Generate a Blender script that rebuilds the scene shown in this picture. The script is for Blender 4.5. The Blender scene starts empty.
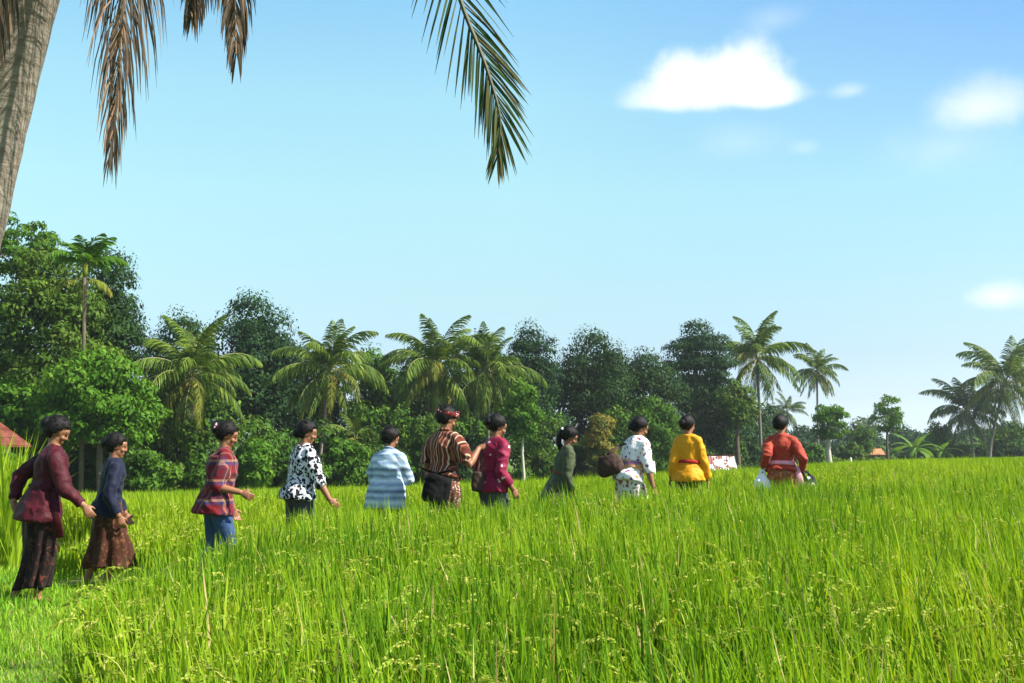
import bpy, bmesh, math, random
import numpy as np
from mathutils import Vector, Matrix, noise as mnoise

R = math.radians
scene = bpy.context.scene
COL = scene.collection
random.seed(7)
rng = np.random.default_rng(7)

# ------------------------------------------------------------------ camera
F = 1000.0                      # focal length in pixels of a 1024 wide frame
CAMZ = 1.3
HOR = 450.0                     # pixel row of the horizon
PITCH = math.atan((HOR - 341.5) / F)
cam = bpy.data.cameras.new("camera")
cam.sensor_width = 36.0
cam.lens = F / 1024.0 * 36.0
cam.clip_start = 0.05
cam.clip_end = 6000
camo = bpy.data.objects.new("camera", cam)
COL.objects.link(camo)
camo.location = (0, 0, CAMZ)
camo.rotation_euler = (R(90) + PITCH, 0, 0)
scene.camera = camo


def at(px, py, Y):
    """pixel + depth (world y) -> world point"""
    u = (px - 512) / F
    v = (341.5 - py) / F
    y = math.cos(PITCH) - v * math.sin(PITCH)
    z = math.sin(PITCH) + v * math.cos(PITCH)
    t = Y / y
    return Vector((u * t, Y, CAMZ + z * t))


# ------------------------------------------------------------------ light
SUN_EL = R(46)
SUN_AZ = R(102)                 # clockwise from +Y: to the right, a little behind the camera
sun = bpy.data.lights.new("sun", 'SUN')
sun.energy = 5.0
sun.angle = R(0.53)
sun.color = (1.0, 0.94, 0.84)
suno = bpy.data.objects.new("sun", sun)
COL.objects.link(suno)
sdir = Vector((math.sin(SUN_AZ) * math.cos(SUN_EL), math.cos(SUN_AZ) * math.cos(SUN_EL), math.sin(SUN_EL)))
suno.rotation_euler = sdir.to_track_quat('Z', 'Y').to_euler()
suno.location = sdir * 60

world = bpy.data.worlds.new("World")
scene.world = world
world.use_nodes = True
wn, wl = world.node_tree.nodes, world.node_tree.links
wn.clear()


def wmath(op, a, b=None, c=None, clamp=False):
    n = wn.new('ShaderNodeMath')
    n.operation = op
    n.use_clamp = clamp
    for i, v in enumerate((a, b, c)):
        if v is None:
            continue
        if isinstance(v, (int, float)):
            n.inputs[i].default_value = v
        else:
            wl.new(v, n.inputs[i])
    return n.outputs[0]


def build_world():
    out = wn.new('ShaderNodeOutputWorld')
    bg = wn.new('ShaderNodeBackground')
    bg.inputs['Strength'].default_value = 0.085
    sky = wn.new('ShaderNodeTexSky')
    sky.sky_type = 'NISHITA'
    sky.sun_disc = False
    sky.sun_elevation = SUN_EL
    sky.sun_rotation = SUN_AZ
    sky.air_density = 1.0
    sky.dust_density = 1.2
    sky.ozone_density = 1.0
    tint = wn.new('ShaderNodeMix')
    tint.data_type = 'RGBA'
    tint.blend_type = 'MULTIPLY'
    tint.inputs[0].default_value = 1.0
    wl.new(sky.outputs[0], tint.inputs[6])
    tc = wn.new('ShaderNodeTexCoord')
    sep = wn.new('ShaderNodeSeparateXYZ')
    wl.new(tc.outputs['Generated'], sep.inputs[0])
    az = wmath('ARCTAN2', sep.outputs[0], sep.outputs[1])
    el = wmath('ARCSINE', sep.outputs[2])
    # humid tropical air: the tint of the sky by height and side
    def vramp(stops):
        ramp = wn.new('ShaderNodeValToRGB')
        wl.new(el, ramp.inputs[0])
        e = ramp.color_ramp.elements
        e[0].position, e[0].color = stops[0][0], (*[q / 2.2 for q in stops[0][1]], 1)
        e[1].position, e[1].color = stops[-1][0], (*[q / 2.2 for q in stops[-1][1]], 1)
        for p, c in stops[1:-1]:
            k = e.new(p)
            k.color = (*[q / 2.2 for q in c], 1)
        return ramp.outputs[0]
    side = wn.new('ShaderNodeMix')
    side.data_type = 'RGBA'
    wl.new(wmath('DIVIDE', az, 0.5, clamp=True), side.inputs[0])
    wl.new(vramp(SKY_TINT), side.inputs[6])
    wl.new(vramp(SKY_TINT_RIGHT), side.inputs[7])
    sc_ = wn.new('ShaderNodeMix')
    sc_.data_type = 'RGBA'
    sc_.blend_type = 'MULTIPLY'
    sc_.inputs[0].default_value = 1.0
    wl.new(side.outputs[2], sc_.inputs[6])
    sc_.inputs[7].default_value = (2.2, 2.2, 2.2, 1)
    wl.new(sc_.outputs[2], tint.inputs[7])
    # clouds
    nz = wn.new('ShaderNodeTexNoise')
    nz.inputs['Scale'].default_value = 24
    nz.inputs['Detail'].default_value = 7
    nz.inputs['Roughness'].default_value = 0.58
    wl.new(tc.outputs['Generated'], nz.inputs['Vector'])
    nv = wmath('SUBTRACT', nz.outputs[0], 0.5)
    mask = None
    for (px, py, rx, rt, rb, gain, soft) in CLOUDS:
        d = (at(px, py, 1.0) - Vector((0, 0, CAMZ))).normalized()
        a0, e0 = math.atan2(d.x, d.y), math.asin(d.z)
        dx = wmath('DIVIDE', wmath('SUBTRACT', az, a0), rx / F)
        de = wmath('SUBTRACT', el, e0)
        up = wmath('DIVIDE', wmath('MAXIMUM', de, 0.0), rt / F)
        dn = wmath('DIVIDE', wmath('MINIMUM', de, 0.0), rb / F)
        r2 = wmath('ADD', wmath('MULTIPLY', dx, dx), wmath('ADD', wmath('MULTIPLY', up, up), wmath('MULTIPLY', dn, dn)))
        val = wmath('ADD', wmath('SUBTRACT', 1.0, wmath('SQRT', r2)), wmath('MULTIPLY', nv, .85))
        val = wmath('DIVIDE', val, soft, clamp=True)
        val = wmath('MULTIPLY', wmath('MULTIPLY', val, val), wmath('SUBTRACT', 3.0, wmath('MULTIPLY', val, 2.0)))
        val = wmath('MULTIPLY', val, gain)
        mask = val if mask is None else wmath('SUBTRACT', wmath('ADD', mask, val), wmath('MULTIPLY', mask, val))
    mix = wn.new('ShaderNodeMix')
    mix.data_type = 'RGBA'
    wl.new(mask, mix.inputs[0])
    wl.new(tint.outputs[2], mix.inputs[6])
    mix.inputs[7].default_value = CLOUD_COL
    wl.new(mix.outputs[2], bg.inputs['Color'])
    wl.new(bg.outputs[0], out.inputs[0])


SKY_TINT = [(0.0, (1.3, 1.6, 2.1)), (.02, (.92, 1.16, 1.58)), (.05, (.78, .90, 1.12)), (.09, (.77, .85, .925)), (.15, (.93, 1.05, .91)),
            (.25, (1.19, 1.40, 1.05)), (.345, (1.26, 1.57, 1.22)), (.44, (1.08, 1.52, 1.36)), (.62, (.85, .95, .95)), (1.0, (.85, .9, .9))]
SKY_TINT_RIGHT = [(0.0, (1.3, 1.6, 2.1)), (.02, (.92, 1.16, 1.58)), (.05, (.78, .90, 1.12)), (.09, (.76, .84, .93)), (.15, (.84, .97, .91)),
                  (.25, (.90, 1.16, 1.0)), (.345, (.70, 1.0, 1.05)), (.44, (.56, .88, 1.10)), (.62, (.7, .85, .95)), (1.0, (.85, .9, .9))]
CLOUD_COL = (5.6, 5.8, 5.7, 1)
CLOUDS = [  # px, py, half width, height up, height down, gain, softness
    (712, 92, 90, 50, 20, 1.0, 0.85), (722, 84, 66, 46, 22, 1.0, .9), (744, 84, 60, 54, 26, 1.0, 0.8), (772, 98, 44, 28, 14, 1.0, 0.8),
    (662, 102, 64, 28, 13, 0.95, 1.0), (690, 80, 50, 38, 24, .95, .9), (985, 108, 66, 40, 26, 0.7, 1.1), (850, 91, 26, 11, 9, 0.4, 1.2),
    (772, 20, 46, 20, 16, 0.22, 1.3), (950, 148, 85, 40, 30, 0.25, 1.3), (740, 142, 65, 28, 24, 0.2, 1.3),
    (1002, 296, 40, 20, 16, 0.7, 1.0), (805, 148, 20, 11, 9, 0.22, 1.2)]
build_world()

vs = scene.view_settings
vs.view_transform = 'Standard'
vs.look = 'None'
vs.gamma = 1.0
vs.use_curve_mapping = False
vs.exposure = 1.30
scene.cycles.max_bounces = 6
scene.cycles.transparent_max_bounces = 6


# ------------------------------------------------------------------ helpers
def tag(o, label=None, cat=None, group=None, kind=None):
    if label:
        o['label'] = label
    if cat:
        o['category'] = cat
    if group:
        o['group'] = group
    if kind:
        o['kind'] = kind
    return o


def empty(name, loc, rz=0.0, parent=None):
    o = bpy.data.objects.new(name, None)
    COL.objects.link(o)
    o.location = loc
    o.rotation_euler = (0, 0, rz)
    o.empty_display_size = 0.2
    if parent:
        o.parent = parent
    return o


def mk(name, V, faces, mats, parent=None, mi=None, smooth=False):
    """numpy mesh: V (n,3); faces = list of (m,k) int arrays; mats list; mi = list of material index arrays"""
    me = bpy.data.meshes.new(name)
    V = np.ascontiguousarray(V, dtype=np.float32)
    me.vertices.add(len(V))
    me.vertices.foreach_set('co', V.ravel())
    faces = [np.asarray(f, dtype=np.int32) for f in faces if len(f)]
    tot = np.concatenate([np.full(len(f), f.shape[1], dtype=np.int32) for f in faces])
    idx = np.concatenate([f.ravel() for f in faces])
    start = np.concatenate([[0], np.cumsum(tot)[:-1]]).astype(np.int32)
    me.loops.add(len(idx))
    me.loops.foreach_set('vertex_index', idx)
    me.polygons.add(len(tot))
    me.polygons.foreach_set('loop_start', start)
    me.polygons.foreach_set('loop_total', tot)
    if mi is not None:
        me.polygons.foreach_set('material_index', np.concatenate([np.asarray(m, dtype=np.int32) for m in mi]))
    if smooth:
        me.polygons.foreach_set('use_smooth', np.ones(len(tot), dtype=bool))
    for m in (mats if isinstance(mats, (list, tuple)) else [mats]):
        me.materials.append(m)
    me.update(calc_edges=True)
    o = bpy.data.objects.new(name, me)
    COL.objects.link(o)
    if parent:
        o.parent = parent
    return o


class Geo:
    """collects quads/tris/ngons in plain lists"""
    def __init__(self):
        self.v, self.f, self.m = [], [], []

    def tube(self, pts, rad, seg=10, cap=True, ref=None, mi=0):
        """pts: list of Vector; rad: list of r or (ra, rb); ra lies along ref"""
        n = len(pts)
        pts = [Vector(p) for p in pts]
        base = len(self.v)
        prev = None
        for i, p in enumerate(pts):
            t = (pts[min(i + 1, n - 1)] - pts[max(i - 1, 0)])
            t = t.normalized() if t.length > 1e-9 else Vector((0, 0, 1))
            if ref is not None:
                a = Vector(ref)
            elif prev is None:
                a = Vector((1, 0, 0)) if abs(t.x) < 0.8 else Vector((0, 1, 0))
            else:
                a = prev
            a = (a - t * a.dot(t))
            a = a.normalized() if a.length > 1e-6 else t.orthogonal().normalized()
            prev = a
            b = t.cross(a)
            r = rad[i] if isinstance(rad, (list, tuple)) else rad
            ra, rb = r if isinstance(r, (list, tuple)) else (r, r)
            for k in range(seg):
                an = 2 * math.pi * k / seg
                self.v.append(p + a * (math.cos(an) * ra) + b * (math.sin(an) * rb))
        for i in range(n - 1):
            for k in range(seg):
                k2 = (k + 1) % seg
                self.f.append((base + i * seg + k, base + i * seg + k2, base + (i + 1) * seg + k2, base + (i + 1) * seg + k))
                self.m.append(mi)
        if cap:
            self.f.append(tuple(base + k for k in reversed(range(seg))))
            self.f.append(tuple(base + (n - 1) * seg + k for k in range(seg)))
            self.m += [mi, mi]

    def ell(self, c, r, M=None, nu=12, nv=8, mi=0):
        base = len(self.v)
        c = Vector(c)
        M = M or Matrix.Identity(4)
        self.v.append(M @ (c + Vector((0, 0, -r[2]))))
        for j in range(1, nv):
            ph = -math.pi / 2 + math.pi * j / nv
            for i in range(nu):
                th = 2 * math.pi * i / nu
                self.v.append(M @ (c + Vector((math.cos(ph) * math.cos(th) * r[0], math.cos(ph) * math.sin(th) * r[1], math.sin(ph) * r[2]))))
        self.v.append(M @ (c + Vector((0, 0, r[2]))))
        top = len(self.v) - 1
        for i in range(nu):
            i2 = (i + 1) % nu
            self.f.append((base, base + 1 + i2, base + 1 + i))
            self.f.append((top, base + 1 + (nv - 2) * nu + i, base + 1 + (nv - 2) * nu + i2))
            self.m += [mi, mi]
            for j in range(nv - 2):
                a = base + 1 + j * nu
                self.f.append((a + i, a + i2, a + nu + i2, a + nu + i))
                self.m.append(mi)

    def box(self, c, s, M=None, mi=0):
        base = len(self.v)
        c = Vector(c)
        M = M or Matrix.Identity(4)
        for z in (-1, 1):
            for (x, y) in ((-1, -1), (1, -1), (1, 1), (-1, 1)):
                self.v.append(M @ (c + Vector((x * s[0] / 2, y * s[1] / 2, z * s[2] / 2))))
        b = base
        for f in ((3, 2, 1, 0), (4, 5, 6, 7), (0, 1, 5, 4), (1, 2, 6, 5), (2, 3, 7, 6), (3, 0, 4, 7)):
            self.f.append(tuple(b + k for k in f))
            self.m.append(mi)

    def strip(self, L, Rr, mi=0):
        base = len(self.v)
        for a, b in zip(L, Rr):
            self.v += [Vector(a), Vector(b)]
        for i in range(len(L) - 1):
            k = base + 2 * i
            self.f.append((k, k + 1, k + 3, k + 2))
            self.m.append(mi)

    def mesh(self, name):
        me = bpy.data.meshes.new(name)
        me.from_pydata([tuple(v) for v in self.v], [], self.f)
        me.polygons.foreach_set('material_index', np.array(self.m, dtype=np.int32))
        return me

    def build(self, name, mats, parent=None, smooth=True):
        me = self.mesh(name)
        for m in (mats if isinstance(mats, (list, tuple)) else [mats]):
            me.materials.append(m)
        if smooth:
            me.polygons.foreach_set('use_smooth', np.ones(len(me.polygons), dtype=bool))
        me.update()
        o = bpy.data.objects.new(name, me)
        COL.objects.link(o)
        if parent:
            o.parent = parent
        return o

    def remesh(self, name, voxel, mats, parent=None, smooth_it=4, fold=None):
        """union of the closed pieces as one continuous surface"""
        tmp = bpy.data.objects.new('tmp', self.mesh('tmp'))
        COL.objects.link(tmp)
        md = tmp.modifiers.new('r', 'REMESH')
        md.mode = 'VOXEL'
        md.voxel_size = voxel
        sm = tmp.modifiers.new('s', 'SMOOTH')
        sm.factor = 0.5
        sm.iterations = smooth_it
        dg = bpy.context.evaluated_depsgraph_get()
        dg.update()
        me = bpy.data.meshes.new_from_object(tmp.evaluated_get(dg))
        old = tmp.data
        bpy.data.objects.remove(tmp)
        bpy.data.meshes.remove(old)
        me.name = name
        me.materials.clear()
        for m in (mats if isinstance(mats, (list, tuple)) else [mats]):
            me.materials.append(m)
        if fold:
            no = [v.normal.copy() for v in me.vertices]
            for v, n_ in zip(me.vertices, no):
                v.co += n_ * fold(v.co)
        me.polygons.foreach_set('use_smooth', np.ones(len(me.polygons), dtype=bool))
        me.polygons.foreach_set('material_index', np.zeros(len(me.polygons), dtype=np.int32))
        me.update()
        o = bpy.data.objects.new(name, me)
        COL.objects.link(o)
        if parent:
            o.parent = parent
        return o


# ------------------------------------------------------------------ materials
class NT:
    def __init__(self, name):
        self.mat = bpy.data.materials.new(name)
        self.mat.use_nodes = True
        self.n, self.l = self.mat.node_tree.nodes, self.mat.node_tree.links
        self.n.clear()
        self.out = self.n.new('ShaderNodeOutputMaterial')

    def new(self, t, **kw):
        n = self.n.new(t)
        for k, v in kw.items():
            setattr(n, k, v)
        return n

    def put(self, sock, v):
        if v is None:
            return
        if hasattr(v, 'is_linked') or hasattr(v, 'links'):
            self.l.new(v, sock)
        elif isinstance(v, (tuple, list)) and len(v) == 3 and sock.type == 'RGBA':
            sock.default_value = (*v, 1)
        else:
            sock.default_value = v

    def math(self, op, a, b=None, clamp=False):
        n = self.new('ShaderNodeMath', operation=op, use_clamp=clamp)
        self.put(n.inputs[0], a)
        self.put(n.inputs[1], b)
        return n.outputs[0]

    def coord(self, scale=(1, 1, 1), kind='Object'):
        tc = self.new('ShaderNodeTexCoord')
        mp = self.new('ShaderNodeMapping')
        self.l.new(tc.outputs[kind], mp.inputs[0])
        mp.inputs['Scale'].default_value = scale
        return mp.outputs[0]

    def sep(self, v):
        s = self.new('ShaderNodeSeparateXYZ')
        self.l.new(v, s.inputs[0])
        return s.outputs

    def noise(self, vec, scale, detail=3, rough=0.5, dist=0.0):
        n = self.new('ShaderNodeTexNoise')
        if vec is not None:
            self.l.new(vec, n.inputs['Vector'])
        n.inputs['Scale'].default_value = scale
        n.inputs['Detail'].default_value = detail
        n.inputs['Roughness'].default_value = rough
        n.inputs['Distortion'].default_value = dist
        return n.outputs[0]

    def voro(self, vec, scale, out='Distance', rnd=1.0):
        n = self.new('ShaderNodeTexVoronoi')
        if vec is not None:
            self.l.new(vec, n.inputs['Vector'])
        n.inputs['Scale'].default_value = scale
        n.inputs['Randomness'].default_value = rnd
        return n.outputs[out]

    def ramp(self, fac, stops, interp='LINEAR'):
        r = self.new('ShaderNodeValToRGB')
        r.color_ramp.interpolation = interp
        e = r.color_ramp.elements
        e[0].position, e[0].color = stops[0][0], (*stops[0][1], 1)
        e[1].position, e[1].color = stops[-1][0], (*stops[-1][1], 1)
        for p, c in stops[1:-1]:
            k = e.new(p)
            k.color = (*c, 1)
        self.put(r.inputs[0], fac)
        return r.outputs[0]

    def mix(self, fac, a, b, blend='MIX'):
        m = self.new('ShaderNodeMix', data_type='RGBA', blend_type=blend)
        self.put(m.inputs[0], fac)
        self.put(m.inputs[6], a)
        self.put(m.inputs[7], b)
        return m.outputs[2]

    def step(self, v, lo, hi):
        n = self.new('ShaderNodeMapRange', interpolation_type='SMOOTHSTEP')
        self.put(n.inputs[0], v)
        n.inputs[1].default_value = lo
        n.inputs[2].default_value = hi
        return n.outputs[0]

    def done(self, col, rough=0.7, spec=0.3, bump=None, bstr=0.3, bdist=0.01, sheen=0.0, transl=0.0, tcol=None):
        p = self.new('ShaderNodeBsdfPrincipled')
        self.put(p.inputs['Base Color'], col)
        self.put(p.inputs['Roughness'], rough)
        p.inputs['Specular IOR Level'].default_value = spec
        if sheen:
            p.inputs['Sheen Weight'].default_value = sheen
        if bump is not None:
            b = self.new('ShaderNodeBump')
            b.inputs['Strength'].default_value = bstr
            b.inputs['Distance'].default_value = bdist
            self.l.new(bump, b.inputs['Height'])
            self.l.new(b.outputs[0], p.inputs['Normal'])
        sh = p.outputs[0]
        if transl:
            t = self.new('ShaderNodeBsdfTranslucent')
            self.put(t.inputs['Color'], tcol if tcol is not None else col)
            m = self.new('ShaderNodeMixShader')
            m.inputs[0].default_value = transl
            self.l.new(sh, m.inputs[1])
            self.l.new(t.outputs[0], m.inputs[2])
            sh = m.outputs[0]
        self.l.new(sh, self.out.inputs[0])
        return self.mat


def leaf_mat(name, stops, transl=0.3, rough=0.5, spec=0.35, patch=None, pscale=0.35):
    n = NT(name)
    g = n.new('ShaderNodeNewGeometry')
    fac = g.outputs['Random Per Island']
    if patch:
        nz = n.noise(n.coord(), pscale, 3, 0.6)
        fac = n.math('ADD', n.math('MULTIPLY', fac, 1 - patch), n.math('MULTIPLY', n.step(nz, 0.32, 0.68), patch))
    c = n.ramp(fac, stops)
    tc = n.mix(1.0, c, (1.25, 1.15, 0.45), 'MULTIPLY')
    return n.done(c, max(rough, .6), spec * .2, transl=transl, tcol=tc)


def plain(name, c, rough=0.7, spec=0.3, var=0.15, vscale=8, bump=0.0, bscale=60, sheen=0.0):
    n = NT(name)
    co = n.coord()
    nz = n.noise(co, vscale, 4, 0.6)
    col = n.mix(nz, tuple(x * (1 - var) for x in c), tuple(min(1, x * (1 + var)) for x in c))
    b = n.noise(co, bscale, 4, 0.6) if bump else None
    return n.done(col, rough, spec, bump=b, bstr=bump, sheen=sheen)


M = {}
M['rice'] = leaf_mat('rice_leaf', [(0, (0.030, 0.095, 0.008)), (0.35, (0.10, 0.22, 0.010)), (0.7, (0.20, 0.325, 0.014)), (1, (0.33, 0.41, 0.03))], 0.42, 0.5, 0.22, patch=0.4, pscale=0.8)
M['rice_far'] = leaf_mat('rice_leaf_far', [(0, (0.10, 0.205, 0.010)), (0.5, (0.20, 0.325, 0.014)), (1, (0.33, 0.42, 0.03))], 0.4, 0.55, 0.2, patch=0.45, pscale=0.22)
M['panicle'] = leaf_mat('rice_panicle', [(0, (0.17, 0.28, 0.02)), (0.6, (0.28, 0.35, 0.04)), (1, (0.42, 0.38, 0.10))], 0.25, 0.5)
M['dry'] = leaf_mat('dry_leaf', [(0, (0.34, 0.25, 0.10)), (1, (0.52, 0.42, 0.2))], 0.25, 0.6)
M['grass'] = leaf_mat('short_grass', [(0, (0.10, 0.25, 0.015)), (0.6, (0.20, 0.38, 0.025)), (1, (0.36, 0.46, 0.06))], 0.4, 0.5, patch=0.5, pscale=0.9)
M['weed'] = leaf_mat('dark_weed', [(0, (0.035, 0.10, 0.02)), (1, (0.08, 0.19, 0.03))], 0.3, 0.5)
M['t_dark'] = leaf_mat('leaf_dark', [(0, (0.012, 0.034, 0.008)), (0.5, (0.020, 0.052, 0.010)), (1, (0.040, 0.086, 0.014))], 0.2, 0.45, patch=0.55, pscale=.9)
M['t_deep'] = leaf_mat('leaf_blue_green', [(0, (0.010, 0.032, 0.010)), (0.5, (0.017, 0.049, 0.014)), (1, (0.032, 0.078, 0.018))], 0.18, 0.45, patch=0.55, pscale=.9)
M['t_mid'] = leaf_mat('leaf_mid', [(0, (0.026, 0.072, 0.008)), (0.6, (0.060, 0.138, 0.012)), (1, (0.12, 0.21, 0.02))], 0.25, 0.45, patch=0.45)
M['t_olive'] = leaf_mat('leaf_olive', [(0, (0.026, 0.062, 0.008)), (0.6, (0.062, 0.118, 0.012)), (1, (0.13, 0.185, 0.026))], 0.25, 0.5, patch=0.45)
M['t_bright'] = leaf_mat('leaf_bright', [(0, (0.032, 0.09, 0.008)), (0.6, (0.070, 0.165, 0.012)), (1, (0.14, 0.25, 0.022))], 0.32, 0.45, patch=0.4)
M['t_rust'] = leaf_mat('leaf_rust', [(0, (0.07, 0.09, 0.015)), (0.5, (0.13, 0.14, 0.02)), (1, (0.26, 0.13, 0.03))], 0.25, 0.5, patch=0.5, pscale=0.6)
M['frond'] = leaf_mat('palm_leaflet', [(0, (0.035, 0.078, 0.010)), (0.6, (0.085, 0.15, 0.014)), (1, (0.18, 0.235, 0.03))], 0.25, 0.38, 0.5)
M['frond_old'] = leaf_mat('palm_leaflet_old', [(0, (0.09, 0.13, 0.016)), (0.6, (0.16, 0.19, 0.022)), (1, (0.27, 0.23, 0.045))], 0.28, 0.45, 0.4)
M['frond_far'] = leaf_mat('palm_leaflet_far', [(0, (0.05, 0.09, 0.025)), (1, (0.12, 0.17, 0.045))], 0.2, 0.45, 0.4)
M['frond_near'] = leaf_mat('near_palm_leaflet', [(0, (0.018, 0.042, 0.010)), (0.7, (0.04, 0.075, 0.014)), (1, (0.12, 0.085, 0.03))], 0.18, 0.4, 0.5)  # darkened green: the backlit look of the hanging frond is put into the colour
M['frond_dead'] = leaf_mat('dead_palm_leaflet', [(0, (0.04, 0.032, 0.024)), (0.55, (0.10, 0.075, 0.055)), (0.85, (0.20, 0.135, 0.08)), (1, (0.34, 0.20, 0.13))], 0.15, 0.7, 0.2)
M['rachis'] = plain('palm_rachis', (0.16, 0.17, 0.05), 0.5)
M['rachis_near'] = plain('dark_palm_rachis', (0.05, 0.055, 0.02), 0.6)  # darker copy of the rachis, backlit shade painted in for the hanging frond
M['rachis_dead'] = plain('dead_palm_rachis', (0.2, 0.13, 0.07), 0.7)
M['banana'] = leaf_mat('banana_leaf', [(0, (0.05, 0.13, 0.014)), (1, (0.13, 0.24, 0.03))], 0.4, 0.4, 0.45)
M['bark'] = plain('bark', (0.11, 0.085, 0.06), 0.9, 0.1, 0.4, 3, 0.6, 14)
M['bark_pale'] = plain('pale_bark', (0.42, 0.38, 0.31), 0.9, 0.1, 0.3, 3, 0.4, 14)
M['coco'] = plain('coconut', (0.28, 0.2, 0.05), 0.5, 0.3, 0.3, 3)


def palm_bark():
    n = NT('palm_bark')
    co = n.coord()
    s = n.sep(co)
    wob = n.noise(co, 3.0, 3, 0.6)
    zz = n.math('ADD', n.math('MULTIPLY', s[2], 9.0), n.math('MULTIPLY', wob, 3.2))
    saw = n.math('FRACT', zz)
    fib = n.noise(n.coord((2.5, 2.5, 9)), 4.0, 6, 0.7)
    blot = n.noise(co, 5.0, 5, 0.65)
    c = n.ramp(fib, [(0.25, (0.10, 0.08, 0.06)), (0.5, (0.21, 0.175, 0.135)), (0.8, (0.36, 0.31, 0.25))])
    c = n.mix(n.math('MULTIPLY', n.step(saw, 0.7, 0.97), .6), c, (0.11, 0.088, 0.065))
    c = n.mix(n.math('MULTIPLY', n.step(blot, 0.52, 0.72), 0.55), c, (0.19, 0.20, 0.14))
    h = n.math('ADD', n.math('MULTIPLY', saw, 0.6), n.math('MULTIPLY', fib, 0.8))
    return n.done(c, 0.92, 0.12, bump=h, bstr=0.5, bdist=0.025)


M['palm_bark'] = palm_bark()


def ground_mat():
    n = NT('ground_soil')
    co = n.coord()
    a = n.noise(co, 1.2, 6, 0.65)
    b = n.noise(co, 14, 4, 0.6)
    c = n.ramp(a, [(0.3, (0.055, 0.085, 0.018)), (0.5, (0.085, 0.15, 0.025)), (0.7, (0.15, 0.17, 0.05))])
    c = n.mix(n.math('MULTIPLY', n.step(b, 0.5, 0.75), 0.5), c, (0.12, 0.095, 0.055))
    return n.done(c, 0.95, 0.1, bump=b, bstr=0.6, bdist=0.04)


M['ground'] = ground_mat()


# ------------------------------------------------------------------ terrain
PATH_X = [-9, -6, -4.2, -2.86, -2.2, -1.4, -.8, -.2, .5, 1.35, 2.35, 3.75, 8, 15, 40]
PATH_Y = [7.6, 8.2, 9.0, 9.8, 10.5, 11.1, 11.0, 11.1, 12.0, 12.4, 13.2, 13.9, 16, 20, 30]
EDGE_PX = [-150, 0, 150, 250, 400, 600, 690, 760, 830, 900, 1024, 1200]
EDGE_PY = [496, 495, 493, 490, 487, 482, 477, 472, 465, 461, 458, 457]
EDGE_D = [38, 40, 42, 45, 52, 62, 70, 80, 92, 106, 122, 130]
EDGE_U = [(p - 512) / F for p in EDGE_PX]
RICE_H = 0.78
EDGE_Z = [at(p, q, d).z - RICE_H for p, q, d in zip(EDGE_PX, EDGE_PY, EDGE_D)]


def path_y(x):
    return np.interp(x, PATH_X, PATH_Y)


def edge_d(x, y):
    return np.interp(x / np.maximum(y, 2.0), EDGE_U, EDGE_D)


def zbase(x, y):
    x = np.asarray(x, dtype=float)
    y = np.asarray(y, dtype=float)
    u = x / np.maximum(y, 2.0)
    zp = np.interp(x, [-4.2, 3.75, 12], [-0.02, 0.19, 0.25])
    py_ = path_y(x) + 1.0
    de = np.interp(u, EDGE_U, EDGE_D)
    ze = np.interp(u, EDGE_U, EDGE_Z)
    t = np.clip((y - py_) / np.maximum(de - py_, 1.0), 0, 1)
    return zp * (1 - t) + ze * t


def in_front_rice(x, y):
    """paddy between the camera and the path"""
    wob = 0.10 * np.sin(y * 2.3) + 0.07 * np.sin(y * 5.1 + 1)
    return (x > np.maximum(-1.98, -0.405 * y) + wob * 0.6) & (y < path_y(x) - 0.45) & (y < 10.1 + np.maximum(0, (x + 2.1) * 3.0))


def in_back_rice(x, y):
    return (y > path_y(x) + 0.75) & (y < edge_d(x, y)) & ~((x < -3.7) & (y < 14.0 - 0.25 * (x + 3.7)) & (x < -4.6 - (y - 10) * 0.02))


def zground(x, y):
    z = zbase(x, y)
    inr = in_front_rice(np.asarray(x, float), np.asarray(y, float))
    return z - 0.13 * inr


def zg(x, y):
    return float(zbase(np.array([x]), np.array([y]))[0])


def build_ground():
    xs = np.unique(np.concatenate([np.linspace(-9, 9, 121), np.linspace(-60, 90, 101), [-2500, -1200, -500, -200, -100, 130, 200, 400, 1000, 2500]]))
    ys = np.unique(np.concatenate([np.linspace(-3, 18, 141), np.linspace(18, 140, 90), [-400, -120, -40, -12, 170, 220, 320, 600, 1500, 4000]]))
    X, Y = np.meshgrid(xs, ys)
    Z = zground(X.ravel(), Y.ravel())
    V = np.stack([X.ravel(), Y.ravel(), Z], 1)
    nx, ny = len(xs), len(ys)
    i = np.arange(nx - 1)[None, :] + np.arange(ny - 1)[:, None] * nx
    i = i.ravel()
    Q = np.stack([i, i + 1, i + nx + 1, i + nx], 1)
    o = mk('ground', V, [Q], [M['ground']], smooth=True)
    tag(o, kind='structure')


build_ground()


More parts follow.
